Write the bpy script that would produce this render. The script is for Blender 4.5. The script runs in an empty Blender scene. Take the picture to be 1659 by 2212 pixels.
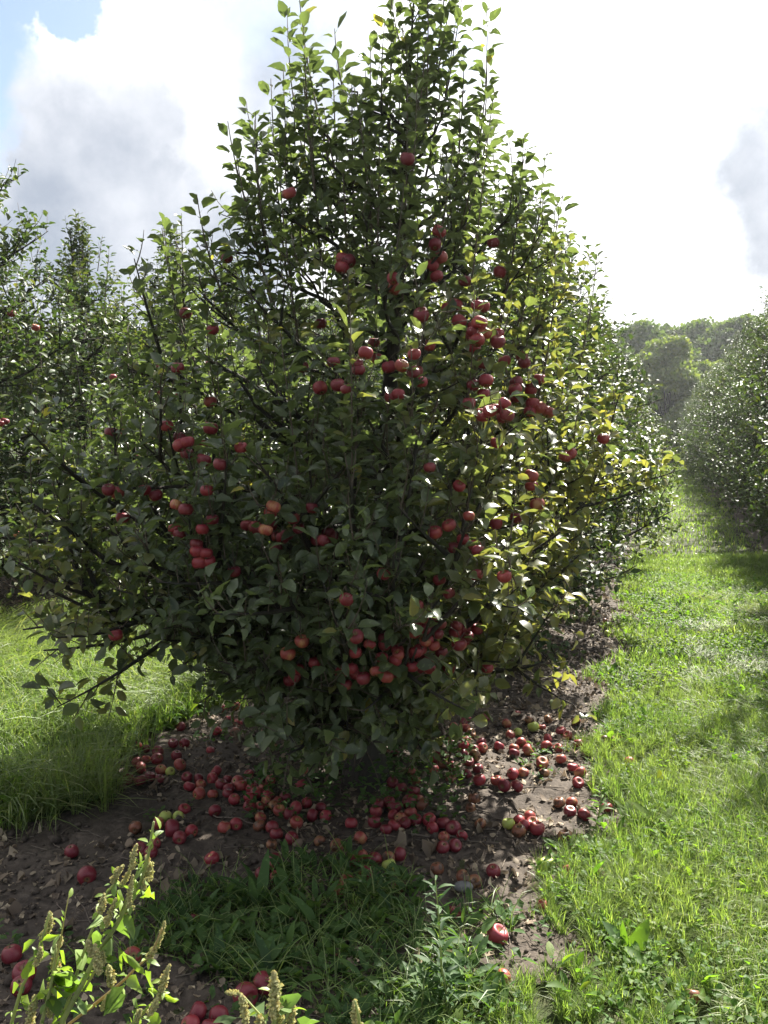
import bpy, math, random
import numpy as np
from mathutils import Vector, Matrix, Euler

# ------------------------------------------------------------------ camera, sky, sun, exposure
SC = bpy.context.scene
COL = SC.collection
EYE = 1.6
PITCH = math.radians(4.74)
F = 1880.0                       # focal length in units of a 1659 x 2212 frame
SUN_AZ, SUN_EL = math.radians(29.5), math.radians(44)
cam_d = bpy.data.cameras.new('camera'); cam = bpy.data.objects.new('camera', cam_d); COL.objects.link(cam)
cam.location = (0, 0, EYE); cam.rotation_euler = (math.pi/2 - PITCH, 0, 0)
cam_d.sensor_fit = 'VERTICAL'; cam_d.sensor_height = 24; cam_d.lens = 24*F/2212
cam_d.clip_start = .05; cam_d.clip_end = 1500
SC.camera = cam
SC.view_settings.view_transform = 'Standard'; SC.view_settings.look = 'None'
SC.view_settings.exposure = 2.0; SC.view_settings.gamma = 1
SC.cycles.max_bounces = 8; SC.cycles.diffuse_bounces = 4; SC.cycles.transmission_bounces = 4
SC.cycles.glossy_bounces = 2; SC.cycles.volume_bounces = 0
SC.cycles.sample_clamp_indirect = 4; SC.cycles.sample_clamp_direct = 0

def raydir(x, y):
    c, s = math.cos(PITCH), math.sin(PITCH)
    u = -(y-1106)/F
    return Vector(((x-829.5)/F, c + u*s, -s + u*c))
def P(x, y, depth):
    d = raydir(x, y); return Vector((0, 0, EYE)) + d*(depth/d.y)
def G(x, y, h=0.0):
    d = raydir(x, y); return Vector((0, 0, EYE)) + d*((h-EYE)/d.z)

def new_tree(tree, kind, **kw):
    n = tree.nodes.new(kind)
    for k, v in kw.items():
        if k in n.inputs: n.inputs[k].default_value = v
        else: setattr(n, k, v)
    return n

world = bpy.data.worlds.new('World'); SC.world = world; world.use_nodes = True
wt = world.node_tree; wt.nodes.clear()
WN = lambda kind, **kw: new_tree(wt, kind, **kw)
wl = wt.links.new
def wmath(op, a, b=None, c=None, clamp=False):
    n = wt.nodes.new('ShaderNodeMath'); n.operation = op; n.use_clamp = clamp
    for i, v in enumerate((a, b, c)):
        if v is None: continue
        if isinstance(v, (int, float)): n.inputs[i].default_value = v
        else: wl(v, n.inputs[i])
    return n.outputs[0]
sky = WN('ShaderNodeTexSky'); sky.sky_type = 'NISHITA'; sky.sun_disc = False
sky.sun_elevation = SUN_EL; sky.sun_rotation = SUN_AZ; sky.air_density = 1.0; sky.dust_density = 1.5
tc = WN('ShaderNodeTexCoord')
wn1 = WN('ShaderNodeTexNoise', Scale=5.0, Detail=7.0, Roughness=.6); wl(tc.outputs['Generated'], wn1.inputs['Vector'])
wsub = wt.nodes.new('ShaderNodeVectorMath'); wsub.operation = 'SUBTRACT'; wl(wn1.outputs['Color'], wsub.inputs[0]); wsub.inputs[1].default_value = (.5, .5, .5)
wsc = wt.nodes.new('ShaderNodeVectorMath'); wsc.operation = 'SCALE'; wl(wsub.outputs[0], wsc.inputs[0]); wsc.inputs['Scale'].default_value = .26
wadd = wt.nodes.new('ShaderNodeVectorMath'); wadd.operation = 'ADD'; wl(tc.outputs['Generated'], wadd.inputs[0]); wl(wsc.outputs[0], wadd.inputs[1])
wnm = wt.nodes.new('ShaderNodeVectorMath'); wnm.operation = 'NORMALIZE'; wl(wadd.outputs[0], wnm.inputs[0])
def blob(d, r0, r1):
    """1 inside r0 degrees of direction d, 0 beyond r1 degrees"""
    n = wt.nodes.new('ShaderNodeVectorMath'); n.operation = 'DOT_PRODUCT'
    wl(wnm.outputs[0], n.inputs[0]); n.inputs[1].default_value = Vector(d).normalized()
    m = wt.nodes.new('ShaderNodeMapRange'); m.interpolation_type = 'SMOOTHSTEP'
    wl(n.outputs['Value'], m.inputs['Value'])
    m.inputs['From Min'].default_value = math.cos(math.radians(r1)); m.inputs['From Max'].default_value = math.cos(math.radians(r0))
    return m.outputs[0]
def wmax(lst):
    o = lst[0]
    for b in lst[1:]: o = wmath('MAXIMUM', o, b)
    return o
# blue openings, grey undersides of thick cloud, and an unseen grey area added behind
holes = wmax([blob(raydir(15, 10), 1.6, 2.3), blob(raydir(150, -40), 2.2, 2.9), blob(raydir(-260, 60), 6.0, 8),
              wmath('MULTIPLY', blob(raydir(1045, 100), 1.2, 3.2), .8),
              wmath('MULTIPLY', blob(raydir(350, -900), 12, 20), .9), wmath('MULTIPLY', blob((.5, -1, .9), 20, 35), .9)])
grey = wmax([blob(raydir(190, 530), 4, 12), blob(raydir(440, 560), 2.0, 8), wmath('MULTIPLY', blob(raydir(640, 110), 1.5, 8), 1.0), blob(raydir(330, 400), 1, 4),
             wmath('MULTIPLY', blob(raydir(290, 260), 1.2, 4), .8), blob(raydir(1730, 400), 2.5, 7),
             wmath('MULTIPLY', blob(raydir(0, 300), .8, 3.0), .8), wmath('MULTIPLY', blob((-.15, -1, .55), 50, 92), .6)])  # last, broad blob: unseen grey added behind the camera to weaken front fill
wn2 = WN('ShaderNodeTexNoise', Scale=9.0, Detail=6.0, Roughness=.55); wl(tc.outputs['Generated'], wn2.inputs['Vector'])
grey2 = wmath('MULTIPLY', grey, wmath('MULTIPLY_ADD', wn2.outputs['Fac'], 1.5, .12, clamp=True), clamp=True)
sunglow = blob((math.sin(SUN_AZ)*math.cos(SUN_EL), math.cos(SUN_AZ)*math.cos(SUN_EL), math.sin(SUN_EL)), 4, 45)
CLOUD_W, CLOUD_G = .36, .145
cm = WN('ShaderNodeMix'); cm.data_type = 'RGBA'; wl(grey2, cm.inputs[0])
cm.inputs[6].default_value = (CLOUD_W, CLOUD_W*1.0, CLOUD_W*1.02, 1); cm.inputs[7].default_value = (CLOUD_G*.82, CLOUD_G*.93, CLOUD_G*1.12, 1)
dk = wmath('MULTIPLY', wmath('SUBTRACT', 1.0, wmath('MULTIPLY', blob(raydir(1730, 400), 2.5, 6.5), .35)), 1.0)
glow = WN('ShaderNodeVectorMath'); glow.operation = 'SCALE'; wl(cm.outputs[2], glow.inputs[0]); wl(wmath('MULTIPLY', wmath('MULTIPLY_ADD', sunglow, .9, 1.0), dk), glow.inputs['Scale'])
skys = WN('ShaderNodeVectorMath'); skys.operation = 'SCALE'; wl(sky.outputs[0], skys.inputs[0]); skys.inputs['Scale'].default_value = .05
sm = WN('ShaderNodeMix'); sm.data_type = 'RGBA'; wl(holes, sm.inputs[0]); wl(glow.outputs[0], sm.inputs[6]); wl(skys.outputs[0], sm.inputs[7])
bg = WN('ShaderNodeBackground', Strength=1.0); wl(sm.outputs[2], bg.inputs['Color'])
wo = WN('ShaderNodeOutputWorld'); wl(bg.outputs[0], wo.inputs['Surface'])

sun_d = bpy.data.lights.new('sun', 'SUN'); sun = bpy.data.objects.new('sun', sun_d); COL.objects.link(sun)
sun_d.energy = 5.0; sun_d.angle = math.radians(.55); sun_d.color = (1, .95, .86)
SUN = Vector((math.sin(SUN_AZ)*math.cos(SUN_EL), math.cos(SUN_AZ)*math.cos(SUN_EL), math.sin(SUN_EL)))
sun.rotation_euler = (-SUN).to_track_quat('-Z', 'Y').to_euler(); sun.location = SUN*80

# ------------------------------------------------------------------ helpers
def tag(o, label=None, cat=None, group=None, kind=None):
    if label: o['label'] = label
    if cat: o['category'] = cat
    if group: o['group'] = group
    if kind: o['kind'] = kind
    return o
def empty(name, loc, rz=0):
    o = bpy.data.objects.new(name, None); COL.objects.link(o); o.location = loc; o.rotation_euler = (0, 0, rz)
    o.empty_display_size = .2
    return o

ROW = Vector((math.sin(math.atan(585.5/F)), math.cos(math.atan(585.5/F)), 0))   # along the rows
PRP = Vector((ROW.y, -ROW.x, 0))                                                # to the right of them
def RP(along, perp): return Vector((ROW.x*along + PRP.x*perp, ROW.y*along + PRP.y*perp, 0))

def _hash(ix, iy, seed):
    n = (ix.astype(np.int64)*374761393 + iy.astype(np.int64)*668265263 + seed*1274126177) & 0x7fffffff
    n = ((n ^ (n >> 13))*1274126177) & 0x7fffffff
    return ((n ^ (n >> 16)) & 0xffff)/65535.0
def vnoise(x, y, seed=0):
    x = np.asarray(x, float); y = np.asarray(y, float)
    ix = np.floor(x); iy = np.floor(y); fx = x-ix; fy = y-iy
    fx = fx*fx*(3-2*fx); fy = fy*fy*(3-2*fy)
    a = _hash(ix, iy, seed); b = _hash(ix+1, iy, seed); c = _hash(ix, iy+1, seed); d = _hash(ix+1, iy+1, seed)
    return (a*(1-fx)+b*fx)*(1-fy) + (c*(1-fx)+d*fx)*fy
def H(x, y):
    """height of the ground"""
    x = np.asarray(x, float); y = np.asarray(y, float)
    near = np.clip(1.3 - np.hypot(x, y)/25, 0, 1)
    return ((vnoise(x*.7, y*.7, 1)-.5)*.05 + (vnoise(x*3, y*3, 2)-.5)*.022*near + (vnoise(x*11, y*11, 3)-.5)*.010*near)

class Geo:
    def __init__(s): s.v = []; s.l = []; s.t = []; s.m = []; s.c = []; s.n = 0
    def add(s, verts, loops, totals, mat=0, tint=None):
        verts = np.asarray(verts, np.float32).reshape(-1, 3); loops = np.asarray(loops, np.int64); totals = np.asarray(totals, np.int32)
        s.v.append(verts); s.l.append(loops + s.n); s.t.append(totals); s.m.append(np.full(len(totals), mat, np.int32))
        if tint is None: tint = np.full((len(verts), 3), .5)
        s.c.append(np.asarray(tint, np.float32)); s.n += len(verts)
    def mesh(s, name, mats, smooth=True):
        me = bpy.data.meshes.new(name)
        v = np.concatenate(s.v); l = np.concatenate(s.l); t = np.concatenate(s.t); m = np.concatenate(s.m); c = np.concatenate(s.c)
        me.vertices.add(len(v)); me.vertices.foreach_set('co', v.ravel())
        me.loops.add(len(l)); me.loops.foreach_set('vertex_index', l.astype(np.int32))
        me.polygons.add(len(t)); st = np.zeros(len(t), np.int32); st[1:] = np.cumsum(t)[:-1]
        me.polygons.foreach_set('loop_start', st); me.polygons.foreach_set('loop_total', t)
        me.polygons.foreach_set('material_index', m)
        me.polygons.foreach_set('use_smooth', np.full(len(t), smooth))
        a = me.attributes.new('tint', 'FLOAT_COLOR', 'POINT')
        a.data.foreach_set('color', np.concatenate([c, np.ones((len(c), 1), np.float32)], 1).ravel())
        for mt in (mats if isinstance(mats, (list, tuple)) else [mats]): me.materials.append(mt)
        me.update(); me.validate()
        return me
    def obj(s, name, mats, parent=None, smooth=True):
        o = bpy.data.objects.new(name, s.mesh(name, mats, smooth)); COL.objects.link(o)
        if parent: o.parent = parent
        return o

def tube(g, pts, rad, n=6, mat=0, tint=None, rough=0, rng=None, cap=True):
    pts = np.array([tuple(p) for p in pts], float); k = len(pts)
    rad = np.broadcast_to(np.asarray(rad, float), (k,))
    tan = np.gradient(pts, axis=0); tan /= np.linalg.norm(tan, axis=1)[:, None]+1e-9
    ref = np.array([0, 0, 1.]) if abs(tan[0][2]) < .9 else np.array([1., 0, 0])
    a = np.linspace(0, 2*np.pi, n, endpoint=False)
    V = []
    u = np.cross(tan[0], ref); u /= np.linalg.norm(u)
    for i in range(k):
        u = u - tan[i]*np.dot(u, tan[i]); u /= np.linalg.norm(u)+1e-9
        w = np.cross(tan[i], u)
        r = rad[i]*np.ones(n)
        if rough and rng is not None: r = r*(1+rng.uniform(-rough, rough, n))
        V.append(pts[i] + (np.cos(a)*r)[:, None]*u + (np.sin(a)*r)[:, None]*w)
    V = np.concatenate(V + [pts[-1:]+tan[-1:]*rad[-1]]); L = []
    j = np.arange(n); j2 = (j+1) % n
    for i in range(k-1):
        L.append(np.stack([i*n+j, i*n+j2, (i+1)*n+j2, (i+1)*n+j], 1).ravel())
    tot = [4]*(n*(k-1))
    L.append(np.stack([(k-1)*n+j, (k-1)*n+j2, np.full(n, k*n)], 1).ravel()); tot += [3]*n
    g.add(V, np.concatenate(L), tot, mat, None if tint is None else np.tile(tint, (len(V), 1)))

def norm(a): return a/(np.linalg.norm(a, axis=-1, keepdims=True)+1e-9)

# leaf template: (u, s) stations; the petiole is a thin triangle behind the blade
LT_FULL = ([(0, 0), (.2, -.36), (.2, 0), (.2, .36), (.48, -.5), (.48, 0), (.48, .5), (.78, -.33), (.78, 0), (.78, .33), (1.0, 0), (-.28, -.02), (-.28, .02)],
           [(0, 1, 2), (0, 2, 3), (1, 4, 5, 2), (2, 5, 6, 3), (4, 7, 8, 5), (5, 8, 9, 6), (7, 10, 8), (8, 10, 9), (11, 0, 12)])
LT_LITE = ([(0, 0), (.4, -.5), (.42, 0), (.4, .5), (.8, -.3), (.8, .3), (1.0, 0)],
           [(0, 1, 2), (0, 2, 3), (1, 4, 6, 2), (2, 6, 5, 3)])
def leaves(g, Pb, D, N, L, W, fold, curl, tint, tmpl=LT_FULL, mat=0, wob=None, wamp=.022):
    n = len(Pb)
    if n == 0: return
    tv = np.array(tmpl[0]); u = tv[:, 0][None, :, None]; s = tv[:, 1][None, :, None]
    D = norm(D); S = norm(np.cross(N, D)); N = np.cross(D, S)
    L = L[:, None, None]; W = W[:, None, None]; fold = fold[:, None, None]; curl = curl[:, None, None]
    uc = np.clip(u, 0, 1)
    pos = (Pb[:, None, :] + D[:, None, :]*(L*u*(1-.25*np.abs(curl)*uc)) + S[:, None, :]*(L*W*s)
           + N[:, None, :]*(L*(fold*np.abs(s)*W*2*.5 - curl*uc*uc)))
    if wob is not None: pos = pos + wob.normal(0, 1, pos.shape)*L*wamp
    k = len(tv)
    fl = np.concatenate([np.array(f) for f in tmpl[1]]); ft = np.array([len(f) for f in tmpl[1]])
    loops = (fl[None, :] + (np.arange(n)*k)[:, None]).ravel()
    g.add(pos.reshape(-1, 3), loops, np.tile(ft, n), mat, np.repeat(tint, k, axis=0))

# ------------------------------------------------------------------ materials
def mat_base(name):
    m = bpy.data.materials.new(name); m.use_nodes = True; m.node_tree.nodes.clear(); return m, m.node_tree
def mixc(t, f, a, b):
    n = t.nodes.new('ShaderNodeMix'); n.data_type = 'RGBA'
    for s, v in ((0, f), (6, a), (7, b)):
        if isinstance(v, (int, float)): n.inputs[s].default_value = v
        elif isinstance(v, tuple): n.inputs[s].default_value = v if len(v) == 4 else (*v, 1)
        else: t.links.new(v, n.inputs[s])
    return n.outputs[2]
def ramp(t, f, a, b):
    n = t.nodes.new('ShaderNodeMapRange'); n.clamp = True
    t.links.new(f, n.inputs['Value']); n.inputs['From Min'].default_value = a; n.inputs['From Max'].default_value = b
    return n.outputs[0]
def leaf_mat(name, dark, light, yellow, pale=(.17, .21, .12), transl=.38, rough=.36, tgain=(2.3, 2.3, .8), spec=.5, backmix=.45):
    m, t = mat_base(name)
    at = new_tree(t, 'ShaderNodeAttribute'); at.attribute_name = 'tint'
    sp = new_tree(t, 'ShaderNodeSeparateColor'); t.links.new(at.outputs['Color'], sp.inputs[0])
    c = mixc(t, sp.outputs[0], dark, light); c = mixc(t, sp.outputs[1], c, yellow)
    geo = new_tree(t, 'ShaderNodeNewGeometry')
    nz = new_tree(t, 'ShaderNodeTexNoise', Scale=55.0, Detail=2.0); t.links.new(geo.outputs['Position'], nz.inputs['Vector'])
    c = mixc(t, ramp(t, nz.outputs['Fac'], .58, .75), c, tuple(min(1, v*1.5+.012) for v in light))
    bk = t.nodes.new('ShaderNodeMath'); bk.operation = 'MULTIPLY'; t.links.new(geo.outputs['Backfacing'], bk.inputs[0]); bk.inputs[1].default_value = backmix
    cs = mixc(t, bk.outputs[0], c, pale)
    b = new_tree(t, 'ShaderNodeBsdfPrincipled', Roughness=rough); t.links.new(cs, b.inputs['Base Color']); b.inputs['Specular IOR Level'].default_value = spec
    tg = t.nodes.new('ShaderNodeVectorMath'); tg.operation = 'MULTIPLY'; t.links.new(c, tg.inputs[0]); tg.inputs[1].default_value = tgain
    tl = new_tree(t, 'ShaderNodeBsdfTranslucent'); t.links.new(tg.outputs[0], tl.inputs['Color'])
    mx = new_tree(t, 'ShaderNodeMixShader', Fac=transl); t.links.new(b.outputs[0], mx.inputs[1]); t.links.new(tl.outputs[0], mx.inputs[2])
    o = new_tree(t, 'ShaderNodeOutputMaterial'); t.links.new(mx.outputs[0], o.inputs['Surface'])
    return m
def noise_mat(name, cols, scale=20, rough=.8, bump=.3, bdist=.01, stretch=(1, 1, 1), spec=.3):
    m, t = mat_base(name)
    tcn = new_tree(t, 'ShaderNodeTexCoord'); mp = new_tree(t, 'ShaderNodeMapping', Scale=stretch); t.links.new(tcn.outputs['Object'], mp.inputs['Vector'])
    n1 = new_tree(t, 'ShaderNodeTexNoise', Scale=float(scale), Detail=8.0, Roughness=.65); t.links.new(mp.outputs[0], n1.inputs['Vector'])
    n2 = new_tree(t, 'ShaderNodeTexNoise', Scale=scale*.22, Detail=4.0); t.links.new(mp.outputs[0], n2.inputs['Vector'])
    c = mixc(t, ramp(t, n1.outputs['Fac'], .35, .68), cols[0], cols[1]); c = mixc(t, ramp(t, n2.outputs['Fac'], .42, .7), c, cols[2])
    b = new_tree(t, 'ShaderNodeBsdfPrincipled', Roughness=rough); b.inputs['Specular IOR Level'].default_value = spec
    t.links.new(c, b.inputs['Base Color'])
    bp = new_tree(t, 'ShaderNodeBump', Strength=bump, Distance=bdist); t.links.new(n1.outputs['Fac'], bp.inputs['Height']); t.links.new(bp.outputs[0], b.inputs['Normal'])
    o = new_tree(t, 'ShaderNodeOutputMaterial'); t.links.new(b.outputs[0], o.inputs['Surface'])
    return m
def tint_mat(name, a, b_, c_, rough=.7, transl=0, tg=(1, 1, 1)):
    m, t = mat_base(name)
    at = new_tree(t, 'ShaderNodeAttribute'); at.attribute_name = 'tint'
    sp = new_tree(t, 'ShaderNodeSeparateColor'); t.links.new(at.outputs['Color'], sp.inputs[0])
    c = mixc(t, sp.outputs[0], a, b_); c = mixc(t, sp.outputs[1], c, c_)
    b = new_tree(t, 'ShaderNodeBsdfPrincipled', Roughness=rough); t.links.new(c, b.inputs['Base Color']); b.inputs['Specular IOR Level'].default_value = .4
    o = new_tree(t, 'ShaderNodeOutputMaterial')
    if transl:
        g = t.nodes.new('ShaderNodeVectorMath'); g.operation = 'MULTIPLY'; t.links.new(c, g.inputs[0]); g.inputs[1].default_value = tg
        tl = new_tree(t, 'ShaderNodeBsdfTranslucent'); t.links.new(g.outputs[0], tl.inputs['Color'])
        mx = new_tree(t, 'ShaderNodeMixShader', Fac=transl); t.links.new(b.outputs[0], mx.inputs[1]); t.links.new(tl.outputs[0], mx.inputs[2])
        t.links.new(mx.outputs[0], o.inputs['Surface'])
    else: t.links.new(b.outputs[0], o.inputs['Surface'])
    return m
def apple_mat(name, base, blush, amount, top, rot=0.0):
    m, t = mat_base(name)
    tcn = new_tree(t, 'ShaderNodeTexCoord'); oi = new_tree(t, 'ShaderNodeObjectInfo')
    ad = t.nodes.new('ShaderNodeVectorMath'); ad.operation = 'ADD'; t.links.new(tcn.outputs['Object'], ad.inputs[0]); t.links.new(oi.outputs['Random'], ad.inputs[1])
    mp = new_tree(t, 'ShaderNodeMapping', Scale=(1, 1, .12)); t.links.new(ad.outputs[0], mp.inputs['Vector'])
    st = new_tree(t, 'ShaderNodeTexNoise', Scale=170.0, Detail=3.0); t.links.new(mp.outputs[0], st.inputs['Vector'])
    lo = new_tree(t, 'ShaderNodeTexNoise', Scale=16.0, Detail=1.5); t.links.new(ad.outputs[0], lo.inputs['Vector'])
    sm_ = t.nodes.new('ShaderNodeMath'); sm_.operation = 'MULTIPLY_ADD'; t.links.new(st.outputs['Fac'], sm_.inputs[0]); sm_.inputs[1].default_value = .35; t.links.new(lo.outputs['Fac'], sm_.inputs[2])
    c = mixc(t, ramp(t, sm_.outputs[0], .86-amount*.32, .98-amount*.2), base, blush)
    sx = new_tree(t, 'ShaderNodeSeparateXYZ'); t.links.new(tcn.outputs['Object'], sx.inputs[0])
    r2 = t.nodes.new('ShaderNodeVectorMath'); r2.operation = 'MULTIPLY'; t.links.new(tcn.outputs['Object'], r2.inputs[0]); r2.inputs[1].default_value = (1, 1, 0)
    ln = t.nodes.new('ShaderNodeVectorMath'); ln.operation = 'LENGTH'; t.links.new(r2.outputs[0], ln.inputs[0])
    cav = ramp(t, ln.outputs['Value'], .015, .006)
    c = mixc(t, cav, c, top)
    vo = new_tree(t, 'ShaderNodeTexVoronoi', Scale=190.0); t.links.new(tcn.outputs['Object'], vo.inputs['Vector'])
    c = mixc(t, ramp(t, vo.outputs['Distance'], .16, .08), c, tuple(min(1, v*1.3+.08) for v in base))
    if rot:
        n3 = new_tree(t, 'ShaderNodeTexNoise', Scale=26.0, Detail=3.0); t.links.new(ad.outputs[0], n3.inputs['Vector'])
        c = mixc(t, ramp(t, n3.outputs['Fac'], .62-rot*.2, .68-rot*.2), c, (.06, .028, .014))
    b = new_tree(t, 'ShaderNodeBsdfPrincipled', Roughness=.46); t.links.new(c, b.inputs['Base Color']); b.inputs['Specular IOR Level'].default_value = .42
    o = new_tree(t, 'ShaderNodeOutputMaterial'); t.links.new(b.outputs[0], o.inputs['Surface'])
    return m

M_LEAF = leaf_mat('apple_leaf', (.040, .056, .030), (.088, .115, .050), (.27, .23, .06), tgain=(1.9, 2.0, .9), spec=.42)
M_LEAF_B = leaf_mat('row_leaf', (.024, .044, .018), (.062, .095, .032), (.22, .20, .045), rough=.5, transl=.24, tgain=(1.9, 2.0, .8), spec=.24)
M_FAR = leaf_mat('wood_leaf', (.022, .044, .015), (.060, .100, .026), (.16, .17, .04), rough=.6, transl=.3)
M_BARK = noise_mat('apple_bark', ((.014, .012, .010), (.045, .037, .031), (.028, .03, .023)), 60, .9, .6, .004, (1, 1, .35))
M_TWIG = noise_mat('twig_bark', ((.05, .035, .025), (.10, .075, .055), (.07, .06, .045)), 120, .8, .2, .001)
M_SOIL = noise_mat('soil', ((.034, .026, .020), (.115, .092, .071), (.058, .045, .034)), 34, .9, .9, .012)
M_TURF = noise_mat('turf', ((.020, .028, .010), (.05, .068, .02), (.07, .07, .028)), 30, .95, .9, .02)
M_GRASS = leaf_mat('grass_blade', (.055, .11, .022), (.16, .225, .055), (.34, .32, .15), pale=(.15, .2, .07), transl=.48, rough=.42, tgain=(1.6, 1.8, .8), spec=.45)
M_STRAW = leaf_mat('lying_grass', (.05, .10, .02), (.14, .20, .045), (.34, .31, .15), pale=(.15, .2, .08), transl=.42, rough=.52, tgain=(1.5, 1.6, .8), spec=.35)
M_HERB = leaf_mat('herb_leaf', (.03, .075, .016), (.085, .165, .03), (.25, .25, .05), pale=(.10, .15, .06), transl=.5, rough=.58, tgain=(2.0, 2.1, .6), spec=.25)
M_DARKHERB = leaf_mat('dark_weed_leaf', (.022, .05, .018), (.05, .10, .028), (.12, .2, .03), pale=(.09, .13, .07), transl=.35, rough=.6, spec=.22)
M_PIG = leaf_mat('pigweed_leaf', (.06, .10, .045), (.12, .18, .06), (.22, .30, .04), pale=(.2, .26, .17), transl=.42, rough=.5, tgain=(1.5, 1.7, .6))
M_SEED = tint_mat('seed_head_mat', (.34, .36, .16), (.62, .60, .34), (.50, .38, .2), .8, .5, (1.3, 1.3, .9))
M_PSTEM = tint_mat('weed_stem', (.22, .28, .11), (.32, .38, .16), (.42, .27, .14), .5, .35, (1.3, 1.3, .9))
M_DRY = tint_mat('dry_leaf', (.07, .05, .034), (.19, .14, .095), (.48, .40, .27), .75, .15)
M_STICK = noise_mat('stick_bark', ((.10, .08, .06), (.19, .16, .125), (.13, .1, .08)), 90, .85, .3, .002)
M_STONE = noise_mat('stone_grey', ((.10, .10, .10), (.17, .17, .165), (.13, .125, .12)), 60, .8, .3, .003)
M_FLOWER = tint_mat('petal', (.75, .72, .7), (.8, .6, .65), (.75, .6, .05), .6, .3)
AM = {'red': apple_mat('apple_red', (.21, .022, .030), (.29, .062, .042), .3, (.2, .13, .05)),
      'dark red': apple_mat('apple_dark_red', (.14, .014, .022), (.21, .04, .034), .25, (.16, .10, .04)),
      'yellow-streaked red': apple_mat('apple_streaked', (.23, .040, .034), (.33, .16, .065), .5, (.25, .2, .06)),
      'green': apple_mat('apple_green', (.30, .36, .07), (.36, .34, .10), .5, (.22, .2, .06)),
      'brown spotted': apple_mat('apple_brown', (.17, .06, .032), (.24, .13, .05), .6, (.12, .07, .03), rot=.6)}
M_STEM = noise_mat('apple_stem', ((.05, .032, .02), (.09, .06, .035), (.06, .05, .03)), 200, .8, .1, .0005)

# ------------------------------------------------------------------ apples
def apple_mesh(name, mat, seed=0, nu=18, nv=12, stem=True):
    rng = np.random.RandomState(seed); g = Geo(); R = .0365
    lop = rng.uniform(-.06, .06, 2); el = rng.uniform(.86, .97)
    th = np.linspace(.03, math.pi-.03, nv); ph = np.linspace(0, 2*math.pi, nu, endpoint=False)
    T, Ph = np.meshgrid(th, ph, indexing='ij')
    r = R*(np.sin(T)**.86)*(1+.05*np.cos(T)) * (1+.018*np.cos(5*Ph)*(T > 1.8)) * (1+.03*np.cos(Ph+seed))
    z = R*el*np.cos(T) - R*.52*np.exp(-(T/.36)**2) + R*.34*np.exp(-((math.pi-T)/.30)**2)
    z = z + r*np.cos(Ph)*lop[0] + r*np.sin(Ph)*lop[1]
    V = np.stack([r*np.cos(Ph), r*np.sin(Ph), z], -1).reshape(-1, 3)
    L = []; j = np.arange(nu); j2 = (j+1) % nu
    for i in range(nv-1): L.append(np.stack([i*nu+j, (i+1)*nu+j, (i+1)*nu+j2, i*nu+j2], 1).ravel())
    tot = [4]*(nu*(nv-1))
    L.append(j[::1]); tot.append(nu); L.append((nv-1)*nu+j[::-1]); tot.append(nu)
    g.add(V, np.concatenate(L), tot, 0)
    if stem:
        tube(g, [(0, 0, R*.42), (.001, .001, R*.8), (.004, .002, R*1.12)], [.0011, .001, .0015], 5, 1)
        tube(g, [(0, 0, -R*.62), (0, 0, -R*.86)], [.004, .0025], 6, 1)
    return g.mesh(name, [mat, M_STEM])
APPLE = {k: [apple_mesh('apple', m, s+7*i) for s in range(3)] for i, (k, m) in enumerate(AM.items())}

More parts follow.
